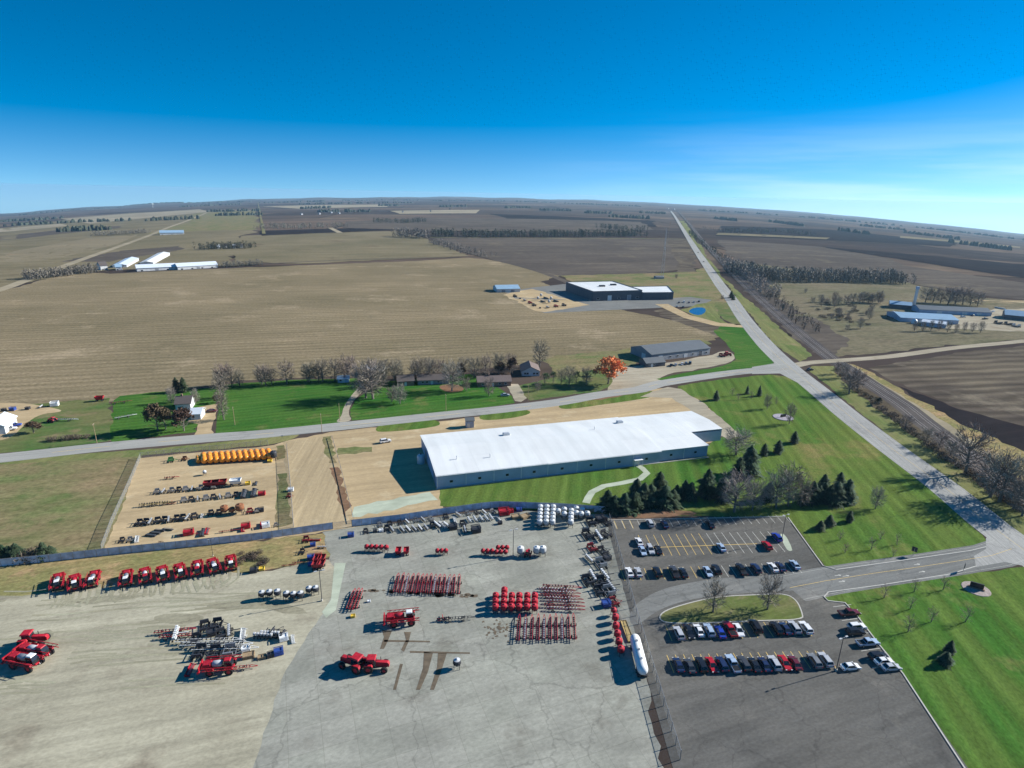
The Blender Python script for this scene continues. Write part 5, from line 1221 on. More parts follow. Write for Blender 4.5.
# red hoppers and boxes
HR = hopper_proto('machine_red', 3.0, 1.0); HRs = hopper_proto('machine_red', 2.2, .72); HG = hopper_proto('grey_plastic', 3.1, 1.02, 'pale_metal'); HGs = hopper_proto('grey_plastic', 2.6, .9, 'pale_metal')
k = 0
cols = [(495.5,3),(504,4),(511.5,3),(519,3),(527,3),(534.5,3)]
for ci, (x, n_) in enumerate(cols):
    for r_ in range(n_):
        place(HR, A((x+.1*r_, 612.5-5.6*r_)), 0, f'round red hopper tank, {ORD[ci]} column from the left, {ORD[r_]} from the front', 'hopper tank', 'block of round red hopper tanks', .82)
for i, (x, y) in enumerate([(615.5,631),(615,622.5),(617,639),(618.5,647),(620.5,655)]):
    place(HR, A((x, y)), .3, f'round red hopper tank, {ORD[(1,0,2,3,4)[i]]} from the back in the line beside the fence', 'hopper tank', 'red hopper tanks beside the fence', .8)
place(HRs, A((613.5,615.5)), .3, 'small dark red hopper tank behind the line of five beside the fence', 'hopper tank')
for i, x in enumerate((367,371.8,376.5,381.5,386.5)):
    place(HRs, A((x, 551+.15*i)), 0, f'small round red tank, {ORD[i]} from the left in the northern row on the concrete', 'hopper tank', 'small red tanks in the northern row', .95)
WR = wagon_proto('machine_red', 3.6)
for i, x in enumerate((398.5,406.5)): place(WR, A((x, 554)), up2+.1*i, ('left', 'right')[i]+' one of two red box wagons right of the small red tanks', 'wagon', 'two red box wagons', .68)
for i, x in enumerate((437.5,441.8,446)): place(HRs, A((x, 554.5)), 0, f'{ORD[i]} tiny red tank from the left in the lone trio on the concrete', 'hopper tank', 'lone trio of tiny red tanks', .85)
for i, (x, y) in enumerate([(483,555),(487.5,555),(492,555),(496.5,556),(501,556),(505.5,556),(498,551.5),(502.5,551.5),(507,551.5)]):
    place(HRs, A((x, y)), 0, f'small red seed tank, {ORD[i if i < 6 else i-6]} from the left in the '+('front' if i < 6 else 'back')+' row beside the light pole', 'hopper tank', 'small red seed tanks beside the light pole', .9)
for i, x in enumerate((520.5,536.5,542.5)): place(HG, A((x, 556-.2*i)), 0, f'pale round tank, {ORD[i]} from the left, right of the light pole', 'hopper tank', 'pale round tanks right of the light pole')
place(TRACTOR, A((528,556)), 1.4, 'small tractor between the pale round tanks', 'tractor', s=.7)
for ci, (x, n_) in enumerate([(539.5,5),(546,5),(552.3,5),(570.5,4)]):
    for r_ in range(n_):
        place(HG, A((x+.2*r_, 527-3.7*r_)), .1*r_, f'pale domed tank, {ORD[ci]} full column from the left, {ORD[r_]} from the front', 'hopper tank', 'columns of pale domed tanks by the fence', .86)
for i, (x, y) in enumerate([(558,516),(564,519),(564,514.5),(576,518),(576,513.5),(581,519),(582,515),(587,518.5)]):
    place(HGs, A((x, y)), .2*i, f'grey domed tank, {ORD[i]} from the left among the loose ones by the fence corner', 'hopper tank', 'loose grey tanks by the fence corner')
HB = hopper_proto('dark_steel', 2.4, .85, 'grey_plastic')
for i, (x, y) in enumerate([(262.5,599),(270,598),(278,597.5),(287,599.5),(294,600),(301,599.5),(309.5,594.5),(316,594)]):
    place(HB, A((x, y)), .3*i, f'dark domed tank, {ORD[i]} from the left in the row at the edge of the gravel', 'hopper tank', 'dark tanks at the edge of the gravel')

# ================================================================== IMPLEMENTS
DK = disc_proto('dark_steel', 1); DG = disc_proto('steel', 2); DR = disc_proto('dark_red', 3)
PK = planter_proto('dark_steel', 'grey_plastic', 1); PW = planter_proto('dark_steel', 'white_paint', 2); PR = planter_proto('machine_red', 'black_paint', 3); PG = planter_proto('pale_metal', 'pale_metal', 4)
CW = crate_proto('white_paint'); CG = crate_proto('dark_steel', 1.5, 1.2, 1.1); CB = crate_proto('blue_paint', 1.5, 1.2, 1.1); CR = crate_proto('machine_red', 1.7, 1.2, 1.0); CY = crate_proto('yellow_paint', 1.0, .9, .6); CWd = crate_proto('wood', 2.4, 1.6, .9)
HD = header_proto('dark_steel'); HDR = header_proto('machine_red'); HDW = header_proto('pale_metal')
nm = {id(DK): 'dark disc harrow', id(DG): 'steel grey disc harrow', id(DR): 'dark red disc harrow', id(PK): 'dark grey-boxed planter', id(PW): 'planter with white seed boxes', id(PR): 'red planter with black seed boxes', id(PG): 'pale metal planter',
      id(CW): 'white crate', id(CG): 'dark crate', id(CB): 'blue crate', id(CR): 'red crate', id(CY): 'yellow crate', id(CWd): 'wooden crate', id(HD): 'dark cutting platform', id(HDR): 'red cutting platform', id(HDW): 'pale cutting platform'}
ct = {'disc_harrow': 'disc harrow', 'row_planter': 'planter', 'parts_crate': 'crate', 'cutting_platform': 'cutting platform', 'hopper_tank': 'hopper tank', 'grain_wagon': 'wagon', 'trailed_implement': 'trailed implement'}
def heap(items, where, group, s=1.0, base=0.0):
    tot, seen = {}, {}
    for it in items: tot[id(it[2])] = tot.get(id(it[2]), 0)+1
    for it in items:
        x, y, pr = it[:3]; rz = it[3] if len(it) > 3 else random.uniform(-.15, .15); sc_ = it[4] if len(it) > 4 else s
        k = id(pr); seen[k] = seen.get(k, 0)+1
        lab = f'{nm[k]} {where}' if tot[k] == 1 else f'{ORD[seen[k]-1]} {nm[k]} from the left {where}'
        place(pr, A((x, y)), base+rz, lab, ct[pr[0]], group, sc_)
# along the screened fence: dark planters, white folded pieces, pale planters
heap([(351,536.5,CB,.1,1.2),(366,532.5,DK,.2,.5),(375,532,CG,.1),(381,531.5,CW,.3),(387,530,DK,.1,.6),(393,530.5,PK,.4,.6),
      (403,530.5,PK,.45,.62),(409,530,PW,.45,.62),(415,529.5,PK,.45,.62),(421,529,PW,.4,.6),(427,528.5,PK,.4,.6),(433,526.5,DK,.2,.6),
      (438,526,PW,.55,.75),(443,525.5,HDW,.5,.6),(448,526.5,PW,.6,.7),(453,529,CG,.2,1.6),(455,521,HDW,.1,.5),(463,525,DK,.2,.6),(466,531,PK,.1,.7),(476,532,CG,.2,1.8),
      (470,521,PG,.25,.6),(476,520,PG,.25,.6),(482,519.5,PG,.25,.6),(487,519,PG,.25,.65),(492,518.5,PG,.25,.65),(499,519,HDW,.3,.45),(504,514.5,CR,.1,2.0),(510,512.5,CR,.1,1.2),(519,511,CB,0,1.2),(516,518,CWd,.2,1.2),(400,524,DK,.3,.5),(408,522.5,PW,.5,.5),(416,521.5,DG,.2,.5),(424,520.5,PK,.5,.55),(431,520,DG,.4,.5),(446,518,DK,.2,.55),(459,515.5,PK,.6,.55),(468,514.5,DG,.3,.5),(477,513.5,DK,.5,.5),(485,513,PW,.4,.55),(493,512.5,DG,.5,.5),(380,526,DG,.3,.5),(390,525,DK,.2,.5),(500,524,CG,.1,.9),(525,518,CWd,.5,1.2),(590,511,CWd,.4,1.5)],
     'behind the screened fence', 'machinery row behind the screened fence', .8, YD)
# along the wire fence on the right of the concrete yard
heap([(591,524,DK,.1,.9),(600,521.5,CG,.2,1.8),(607,524,DK,.3,.8),(588,537,DK,.2,1.0),(600,538,PW,.1,1.0),(606,536,DK,.5,.8),(592,550,DR,.2,.8),(590,560,PW,.3,.7),(603,553,DK,.3,.8),(607,560,CG,.4,1.4),(601,566,DG,.2,.9),
      (594,578,PW,.1,.9),(606,577,PW,.2,.9),(588,583,DK,.2,.9),(602,584,DK,.1,.9),(612,588,PK,.2,.9),(599,593,DK,.1,.8),(609,594,DG,.2,.9),(606,606,CB,.1,1.4),(614,604,DR,.2,.7)],
     'beside the wire fence', 'jumble beside the wire fence', .9, YD)
# middle of the concrete yard
place(PR, A((443,620)), YD+pi/2+.1, 'red planter hitched left of a long steel frame on the concrete', 'planter', s=.6)
place(frame_trailer('dark_steel', 8, 9, 6.5), A((457,620.5)), YD, 'dark steel frame trailer lying beside the red planter', 'trailed implement', s=.9)
place(HB, A((457,668)), 0, 'dark domed tank alone at the south edge of the concrete yard', 'hopper tank')
place(CY, A((353,617)), .2, 'small yellow crate on the concrete left of the single sprayer', 'crate')
place(CW, A((369,602)), .2, 'small white crate on the concrete below the row of implements', 'crate', s=.5)
# the heap on the gravel
SM = frame_trailer('pale_metal', 14, 12, 13.0); nm[id(SM)] = 'long pale metal frame'; SR = frame_trailer('machine_red', 10, 13, 8.5); nm[id(SR)] = 'long red frame'
heap([(172,633,SR,.05,.9),(177,638,SR,.0,.9),(178,636,HGs if 0 else PG,.2,.9),(196,641,DK,.2,.7),(205,643,SM,-.06,1.0),(213,647,SM,-.08,1.1),(222,651,SM,-.07,1.0),(200,655,DK,.0,.9),(215,656,DK,.1,.9),(230,655,DG,.1,.9),(240,647,SM,1.4,.45),(246,651,CW,.3,1.1),(249,657,CWd,.2,1.0),
      (205,629,DK,.3,.8),(217,627,DK,.1,.8),(212,635,CG,.3,1.3),(222,636,DK,.4,.7),(231,633,PK,.3,.8),(243,636,HDW,.2,.6),(264,637,PK,1.4,.9),(271,635,PK,1.4,.9),(278,636,DK,1.3,.8),(284,640,CW,.3,1.2),(293,640,HDW,.3,.4),
      (235,670,SR,.02,.8),(190,671,HDR,.0,.5),(262,658,CWd,.2,.7),(271,656.5,CG,.3,1.0),(279,654,CB,.3,1.3)],
     'in the heap on the gravel', 'jumbled heap on the gravel', .9, YD)
DWR = wagon_proto('dark_red', 3.2)
for i, (x, y) in enumerate([(316.5,568.5),(321.5,568),(317.5,563.5),(322,563)]): place(DWR, A((x, y)), up2, f'dark red box wagon, {ORD[i]} of the tight block of four at the gravel corner', 'wagon', 'tight block of dark red wagons', .85)
# by the fence, top of the gravel
heap([(306,541,DR,.1,.6),(315,540.5,HDR,1.5,.45),(313,546,CB,.2,1.0),(322,548,PK,1.5,.5),(302,553,DK,.0,.5),(311,559,CB,.1,1.2),(318,558,CR,.1,1.2),(311,565.5,CB,.1,1.0),(300,563.5,SR,0,.5),(288,566,SR,.1,.4),(254,572,CG,.1,1.2),(262,570,CY,.1,1.3)],
     'in the group at the gravel corner', 'group at the gravel corner', .9, YD)

# tan dirt yard: four rows
DY = heading((150,495),(255,485))
row1 = [(157+i*7.2, 493-i*.62, (DG, PK, DG, DK)[i % 4], random.uniform(-.2,.3), .6) for i in range(9)]+[(222,486.5,DK,.1,.6),(248,484.5,CY,.1,1.6),(256,484,HD,.0,.4)]
heap(row1, 'in the back row of the dirt yard', 'back row in the dirt yard', .6, DY)
MB_ = wagon_proto('dark_red', 5.0)
place(MB_, A((212,487.5)), DY, 'left maroon box wagon in the back row of the dirt yard', 'wagon', 'two maroon box wagons'); place(MB_, A((219.5,486.8)), DY, 'right maroon box wagon in the back row of the dirt yard', 'wagon', 'two maroon box wagons')
place(wagon_proto('white_paint', 3.6), A((236,485.5)), DY, 'white box wagon with a red lower edge in the back row of the dirt yard', 'wagon')
row2 = [(184+i*7.4, 501.5-i*.75, (DG, DK, PK)[i % 3], random.uniform(-.2,.3), .6) for i in range(8)]+[(244,495,HD,.0,.8),(254,494,HD,.0,.8),(262,495,CR,.0,1.3)]
heap(row2, 'in the second row of the dirt yard', 'second row in the dirt yard', .6, DY)
ST = frame_trailer('straw', 9, 21, 6.5)
for i, x in enumerate((150,158)): place(ST, A((x, 506-.6*i)), DY, ('left', 'right')[i]+' straw-yellow frame at the left end of the second row', 'trailed implement', 'two straw-yellow frames')
place(PR, A((171,504)), DY+pi/2, 'red planter right of the straw-yellow frames', 'planter', s=.6)
row3 = [(139+i*6.2, 524.5-i*.72, (DK, DK, PK)[i % 3], random.uniform(-.2,.3), .66) for i in range(10)]+[(202,516.5,HDW,.1,.35),(211,514.5,DK,.1,.6),(219,514,DK,.1,.6),(250,512.5,DR,.1,.6),(257,512,DG,.1,.5),(261,511.5,CG,.1,1.2)]
heap(row3, 'in the third row of the dirt yard', 'third row in the dirt yard', .6, DY)
HO = hopper_proto('rust', 3.0, 1.2)
for i, (x, s) in enumerate(((225,1.0),(232.5,.75),(240.5,1.1))): place(HO, A((x, 514-.4*i)), 0, f'{ORD[i]} rusty brown round tank from the left in the third row', 'hopper tank', 'rusty round tanks', s)
row4 = [(122,541.5,DK,.1,.5),(130,541,DG,.1,.5),(137,540,HDW,.2,.5),(186,536,SR,.05,.55),(189,534.5,CR,.1,1.6),(203,533.5,HD,.05,.6),(207,532,HDR,.05,.5),(228,532,SR,.05,.6),(243,529.5,HDR,.1,.5),(246,528,CR,.1,1.5),(262,526,HDR,.1,.5),(266,527,CW,.2,1.4),(276,526,DG,.1,.4)]
heap(row4, 'in the front row of the dirt yard', 'front row in the dirt yard', .6, DY)
for i, (x, y) in enumerate(((151,536),(155.5,533.5),(160,531),(168,530))):
    place(HD, A((x, y)), DY+1.2, f'{ORD[i]} dark panel frame from the left lying askew near the front row', 'cutting platform', 'panel frames lying askew', .45)
OT = orange_tank_proto(); upD = heading((230,462),(226,446))
for i in range(13):
    place(OT, A((198.5+i*5.9, 461.6-i*.38)), upD+pi*.0, f'orange cylindrical tank, {ORD[i]} from the left in the row of thirteen', 'tank', 'row of thirteen orange tanks', 1.0 if i else .7)
place(hopper_proto('dark_steel', 3.6, 1.2), A((274,459.5)), 0, 'black round tank at the right end of the orange tank row', 'hopper tank')
place(CY, A((270,462)), .2, 'orange-yellow crate at the foot of the black round tank', 'crate', s=1.5)
nm2 = 'green low implement at the left of the orange tank row'
place(disc_proto('green_paint', 5), A((171,461.5)), DY+.2, nm2, 'disc harrow', s=.7)
place(disc_proto('rust', 6), A((184.5,460)), DY, 'rusty orange implement just left of the orange tank row', 'disc harrow', s=.6)
place(frame_trailer('machine_red', 5, 23, 4.5), A((170,479)), DY, 'low red frame lying alone on the tan dirt', 'trailed implement', s=.8); place(HGs, A((205,475)), DY, 'small grey tank standing alone on the tan dirt', 'hopper tank', s=.7)
place(CW, A((291,491)), .2, 'white crate by the tracked dirt lane', 'crate', s=1.1); place(DR, A((289,497)), .1, 'rusty implement standing on the tracked dirt lane', 'disc harrow', s=.5)
# white tank trailer at the right of the yard
tp = []
b = MB(); b.lathe([(0,-6.2),(.6,-6.15),(1.1,-5.7),(1.3,-5.0),(1.32,0),(1.3,5.0),(1.1,5.7),(.6,6.15),(0,6.2)], (0,0,2.2), 20, 'x'); tp.append(('tank', b.mesh('tank', M['white_paint'], smooth=True)))
c = MB(); c.box(-5.8, 5.2, -.5, .5, .85, 1.05); c.box(-5.8,-3,-1.15,1.15,.9,1.0); tp.append(('chassis', c.mesh('chassis', M['dark_steel'])))
m_ = MB()
for x in (-3, 0, 3): m_.cyl((x,0,3.45),(x,0,3.65),.32,n=12)
m_.bar((-4,.35,3.62),(4,.35,3.62),.05); tp.append(('manholes', m_.mesh('manholes', M['steel'])))
for x in (-4.9, -3.7, 4.0):
    for s in (-1, 1): a_, b_ = wheel_mesh(.5, .5, x, s*.95, 14); tp.append(('wheel', a_, [('rim', b_)]))
q = MB()
for s in (-.7,.7): q.bar((3.2,s,0),(3.2,s,1.1),.14)
tp.append(('landing_gear', q.mesh('landing_gear', M['dark_steel'])))
place(('tank_trailer', tp), A((638,661)), heading((640,668),(633,640)), 'long white tank trailer parked beside the wire fence at the bottom', 'tank trailer', s=.92)
place(crate_proto('straw', 1.6, 8.0, .5), A((627,632)), heading((612,632),(636,631)), 'long flat pale green-yellow pallet stack beside the red hopper tanks', 'pallet stack', s=.9)

# farmyard on the left edge: implements on the grass
heap([(13,410.5,PG if 0 else CB,.1,1.5),(28,409.5,CG,.1,1.2),(42,407.5,PW,.3,.6),(55,406,CW,.4,2.0),(4,411,CG,0,1.2)], 'on the grass behind the pale blue barn', 'things on the grass by the barn', .9)
place(WR, A((100,401)), .3, 'red wagon standing alone on the grass by the field edge', 'wagon'); place(frame_trailer('rust', 8, 31, 7), A((120,403.5)), .5, 'rusty frame in the bare patch on the grass', 'trailed implement')
place(frame_trailer('pale_metal', 8, 32, 7), A((124,418)), .7, 'pale metal frame on the grass left of the dark tree', 'trailed implement')
place(frame_trailer('pale_metal', 10, 33, 9), A((64,421)), .1, 'long grey trailer frame on the brown lawn', 'trailed implement'); place(TRACTOR, A((53,422)), 2.9, 'small tractor at the left end of the long grey trailer frame', 'tractor', s=.8)
# factory yard rows
for i, (x, y) in enumerate([(515,297),(520,299),(525,301),(530,303.5),(534,306),(540,308.5),(548,308),(556,307),(564,306),(541,297),(546,298.5),(551,300),(556,301.5),(538,300),(543,302),(549,303.5)]):
    place((DK, CG, PK, DR)[i % 4] if i < 9 else (HD, HG)[i % 2], A((x, y)), .4, f'{ORD[i]} dark item counted from the barn in the gravel lot left of the factory', 'implement', 'items in the factory gravel lot', 1.1)
for i, (x, y) in enumerate([(722,356.5),(727,355.8)]): place((DR, TRACTOR)[i], A((x, y)), .2, ('dark red harrow on the gravel right of the grey workshop', 'red tractor on the gravel right of the grey workshop')[i], ('disc harrow', 'tractor')[i])
for i, (x, y) in enumerate([(1000,309),(1008,325),(1016,327),(998,324),(993,312)]): place((HDW, DK, DG, DK, CW)[i], A((x, y)), .3, f'{ORD[i]} loose item in the gravel yard of the right-hand plant', 'implement', 'loose items in the plant yard', 1.3)

# ================================================================== POLES, SIGNS
LP = light_pole_proto(9)
for (x, y, lab) in ((513,557,'tall lamp post standing in the middle of the concrete yard'),(781.5,541,'lamp post at the right end of the double row of yellow stalls'),(836,671,'lamp post at the south-east corner of the car park'),(322,601,'lamp post at the edge of the gravel near the dark tanks'),(213,556,'lamp post behind the line of seven sprayers')):
    p = A((x, y)); place(LP, p, RDIR+.3, lab, 'lamp post', s=1.0 if 'seven' not in lab else .6)
UPo = utility_pole_proto()
for i, (x, y) in enumerate([(97,443),(235,425),(340,421),(446,411),(528,401),(322,432)]):
    place(UPo, A((x, y)), ROAD, f'wooden utility pole, {ORD[i]} from the left along the county road', 'utility pole', 'utility poles along the county road', .9)
for i, (x, y) in enumerate([(664,258),(666,247),(668,238),(669,231),(670,225)]):
    place(UPo, A((x, y)), .2, f'utility pole beyond the factory, {ORD[i]} from the front in the line running to the horizon', 'utility pole', 'utility poles running to the horizon', 1.6)
sg = ('monument_sign', [('panel', MB().box(-1.5,1.5,-.2,.2,.5,1.9).mesh('panel', M['black_paint'])), ('base', MB().box(-1.8,1.8,-.45,.45,0,.5).mesh('base', BM['brick'])), ('planting_bed', MB().lathe([(3.4,0),(3.3,.14),(0,.2)], n=16).mesh('planting_bed', mat('mulch_bed', (.30,.25,.23), .95, var=.3)))])
place(sg, A((976,589)), 2.6, 'low dark monument sign on a pale bed in the right-hand lawn', 'sign')
rs = ('road_sign', [('post', MB().box(-.05,.05,-.05,.05,0,2.6).mesh('post', M['steel'])), ('board', MB().box(-.7,.7,-.10,-.055,1.5,3.0).mesh('board', M['dark_steel']))])
place(rs, A((913,556)), 2.4, 'small dark sign board on a post beside the entry road', 'sign'); place(rs, A((963,571.5)), 1.0, 'sign post on the south side of the entry road', 'sign', s=.9)
place(('flower_bed', [('stone_edge', MB().lathe([(4.6,0),(4.6,.25),(4.2,.28),(0,.3)], n=20).mesh('stone_edge', mat('bed_stone', (.30,.28,.32), .9, var=.3))), ('low_sign', MB().box(-1.6,1.6,-.2,.2,.3,1.7).mesh('low_sign', M['black_paint']))]), A((783,417.5)), .4, 'stone-edged bed with a low dark sign under a bare tree in the corner lawn', 'flower bed')

# ================================================================== TREES
random.seed(21)
def plant(items, where, group, hd=None):
    tot, seen = {}, {}
    for it in items: tot[it[2]] = tot.get(it[2], 0)+1
    for it in items:
        x, y, k, h = it[:4]; P_ = dict(bare=(BARE, 9.0, 'bare_tree', 'bare grey-brown tree', 'tree'), pale=(PALE, 9.0, 'bare_tree', 'pale bare tree', 'tree'), pink=(PINK, 4.5, 'sapling', 'young pinkish bare sapling', 'sapling'), con=(CON, 8.0, 'conifer', 'dark green conifer', 'conifer'),
            spr=(SPRUCE, 8.0, 'spruce', 'slim dark spruce', 'spruce'), brown=(BROWN, 8.0, 'brown_leaved_tree', 'tree with brown leaves', 'tree'), red=([REDT], 8.5, 'red_leaved_tree', 'round tree with bright orange-red leaves', 'tree'), green=([GREENT], 6.0, 'green_leaved_tree', 'tree with thin green leaves', 'tree'),
            shrub=(SHRUB, 1.8, 'shrub', 'low brown shrub', 'shrub'))[k]
        seen[k] = seen.get(k, 0)+1
        lab = f'{P_[3]} {where}' if tot[k] == 1 else f'{ORD[seen[k]-1]} {P_[3]} from the left {where}'
        s = h/P_[1]*(1.3 if k in ('bare','pale') else 1.0); pr = P_[0][(seen[k]*7+int(x)) % len(P_[0])]; w_ = it[4] if len(it) > 4 else 1.0
        place((P_[2], pr), A((x, y)), random.uniform(0, 6.28), lab, P_[4], group if len(items) > 1 else None, (s*w_*random.uniform(.95,1.06), s*w_*random.uniform(.95,1.06), s))
plant([(608,384,'red',14.5,1.3)], 'beside the gravel lot of the grey workshop', None)
plant([(224,387,'bare',10,1.1),(232,386,'bare',9),(266,386,'bare',9,1.1),(272,385,'bare',8),(287,384,'bare',10,1.2),(309,382,'bare',9,1.2),(323,381,'bare',10,1.2),(335,381,'bare',10),(349,380,'bare',11,1.2)],
      'behind the bright green lawn', 'bare trees along the back of the lawn')
plant([(366,398,'pale',15,1.15),(373,399,'bare',16,1.2),(382,386,'bare',10),(398,383,'bare',9.5),(392,402,'bare',6.5,1.1),(400,404,'pale',8),(415,382,'bare',9),(430,381,'bare',10),(440,379,'bare',9),(452,391,'pale',13,1.1),(461,379,'brown',9,.7),(474,378,'bare',10),(486,377,'bare',10),(500,375,'brown',7.5,.9),(512,374,'brown',9.5,.9),(489,396,'bare',8),(540,367,'bare',13,1.0),(466,391,'bare',6)],
      'around the roadside houses', 'trees around the houses')
plant([(545,385,'green',7),(553,383,'green',6.5),(561,384,'bare',7),(569,386,'bare',9),(576,384,'green',7.5),(586,385,'bare',8),(595,376,'brown',4,1.2),(538,391,'bare',4.5)], 'right of the white garage', 'trees between the garage and the gravel lot')
plant([(158,431,'brown',12,1.0),(166,429,'brown',10,.9),(184,431,'brown',10,1.2),(177,392,'spr',8.0,1.1),(184,392,'spr',8.0,1.1),(172,403,'pale',6.5,.8),(196,404,'pale',6,.8),(224,420,'bare',11,.7),(217,403,'brown',4,1.4),(222,398,'bare',11,.9),(240,386,'bare',7,1.2)], 'around the white farmhouse', 'trees around the white farmhouse')
plant([(34,433,'brown',5,1.6)], 'on the lawn right of the pale blue barn', None)
plant([(50,441,'shrub',2.0),(55,441,'shrub',2.2),(64,440,'shrub',2.4),(69,439.5,'shrub',2.3),(74,439,'shrub',2.4),(79,438.6,'shrub',2.0),(87,438,'shrub',2.0)], 'in the roadside hedge row', 'hedge shrubs along the lawn')
plant([(5,561.5,'con',5.5),(11,561,'con',5.0),(18,560,'con',5.5),(28,560,'shrub',3.5,1.3),(33,558.5,'shrub',3.5,1.2),(45,559,'con',5.5),(52,557.5,'con',4)], 'outside the fence at the left edge', 'trees outside the screened fence')
plant([(238+random.uniform(0,34), 553+random.uniform(0,12), 'shrub', random.uniform(.8,1.5), 1.4) for _ in range(14)], 'on the dry grass right of the sprayers', 'brush on the dry grass')
plant([(56+i*9.5, 556.5-i*1.02, 'shrub', random.uniform(.7,1.4), 1.1) for i in range(12)], 'behind the screened fence', 'brush behind the screened fence')
# belt south-east of the warehouse
plant([(607,511,'con',8),(614,512.5,'con',6.5,1.2),(624,511.5,'con',7,1.2),(634,510,'con',7,1.2),(636,499,'con',8),(643,506,'con',9),(650,505,'con',8,1.1),(658,500,'con',11,.9),(664,506,'con',8,1.1),(672,506,'con',6.5,1.1),(676,500,'con',6),(684,499,'con',7.5),(690,500,'con',7),(706,497,'con',11,.95),(722,500,'con',9),(729,497,'con',8),
       (738,478,'spr',8.5,1.2),(748,474,'con',12,.85),(734,512,'pale',11.5,1.0),(752,510,'pale',9,1.0),(776,508,'pale',11,1.0),(788,506,'bare',12,1.0),(768,500,'con',7),(800,506,'bare',9,.9),(805,504,'con',7),(812,503,'con',8),(817,503,'con',7),(823,501,'con',7.5),(829,504,'con',7.5),(835,503,'con',8.5),(838,492,'spr',8,1.1),(846,502,'con',9,.95),(823,490,'con',6.5),(812,496,'spr',6)],
      'in the belt north of the car park', 'tree belt north of the car park')
plant([(764,455,'spr',5.2,1.3),(778,453,'spr',5.8,1.4),(794,443,'spr',5.5,1.3),(716,400,'con',5.5,.8),(747,394,'con',5.0,.7),(759,396,'con',6.0,.7),(732,396,'pink',5),(751,399,'pink',5),(767,409,'bare',6,.8),(789,424,'bare',8,.7),(736,455,'pale',9,1.5),(738,400,'pink',4),(776,404,'pink',4.5)],
      'on the highway corner lawn', 'trees on the corner lawn')
plant([(820,530,'con',3.5),(829,525.5,'con',4),(849,522,'spr',4.2,1.2),(875,509,'pale',6.5,.9),(840,540,'pink',3.5),(845,553,'pink',3.5),(871,550,'pink',4.5),(880,540,'pink',3.5),(897,545,'pink',4),(893,557,'pink',3)], 'north of the entry road', 'young trees north of the entry road')
plant([(884,598,'pink',4.5),(914,592,'pink',4.5),(943,590,'pink',4.5),(908,632,'pink',5),(931,622,'pink',4.5),(965,622,'pink',4.8),(949,653,'con',3.6,1.0),(945,664,'con',3.4,1.1),(910,609,'pink',4)], 'south of the entry road', 'young trees on the right-hand lawn')
plant([(713,612.5,'bare',7.2,1.1),(767.3,609.7,'bare',8.4,.85)], 'in the car park island', 'bare trees in the grass island')
plant([(849,394,'bare',12,1.1),(857,391,'bare',9,1.1),(837,374,'bare',6),(842,378,'bare',7,1.1),(965,474,'bare',15,1.15),(990,497,'bare',14,1.2),(999,502,'pale',15,1.2),(1013,509,'bare',11,1.1),(1022,516,'bare',9,1.3),(925,444,'bare',6,1.2),(938,450,'bare',7,1.2),(949,458,'bare',6,1.2),(878,405,'brown',4,.9),(905,428,'bare',5,1.3)],
      'between the highway and the railway', 'bare trees between the highway and the railway')
plant([(226+i*9.2+random.uniform(-2,2), 385.6-.42*i+random.uniform(-.5,.5), 'bare', random.uniform(6.5,9), 1.25) for i in (0,4,9,10,13)]+[(372+i*11.5, 381.5-.75*i, 'bare', random.uniform(8,11), 1.1) for i in (0,1,2,4,5,8,11,12)], 'in the field-edge hedgerow', 'bare trees in the field-edge hedgerow')
sh = []
random.seed(4)
for i in range(34):
    t_ = i/33; x = 836+t_*188; y = 372+t_*140+random.uniform(-3, 3)+5*sin(t_*3.1)
    sh.append((x, y, 'shrub', random.uniform(1.8, 3.4), 1.2))
plant(sh, 'along the railway bank', 'scrub along the railway bank')
random.seed(9)
mid = []
for cx, cy, n_, sx_, sy_, h_ in ((838,304,9,12,2,8),(868,303,8,10,2,9),(812,305,5,10,5,6),(842,318,10,16,5,5),(870,316,4,8,3,6)):
    for _ in range(n_): mid.append((random.gauss(cx, sx_), random.gauss(cy, sy_), 'bare', h_*random.uniform(.55,1.2), random.uniform(.9,1.4)))
for _ in range(26): mid.append((random.gauss(835,22), random.gauss(318,8), 'shrub', random.uniform(1.5,3.2), 1.6))
mid = [m for m in mid if m[0] > 792+(m[1]-296)*.9+10]
plant(mid, 'in the scrub left of the blue-roofed plant', 'bare trees in the open scrub')
plant([(914+i*8.3, 331+.2*i+random.uniform(-1,1), 'bare', random.uniform(6,9), .8) for i in range(9)], 'in front of the blue-roofed plant', 'bare trees in front of the plant')
plant([(925+i*7.5, 303.5+.35*i+random.uniform(-1,1), 'bare', random.uniform(11,15), 1.2) for i in range(8)], 'behind the long blue-grey hall', 'bare trees behind the long hall')
plant([(731,298,'con',8),(733,300,'con',6),(676,279,'bare',5),(722,300,'bare',4)], 'near the factory', 'trees by the highway near the factory')

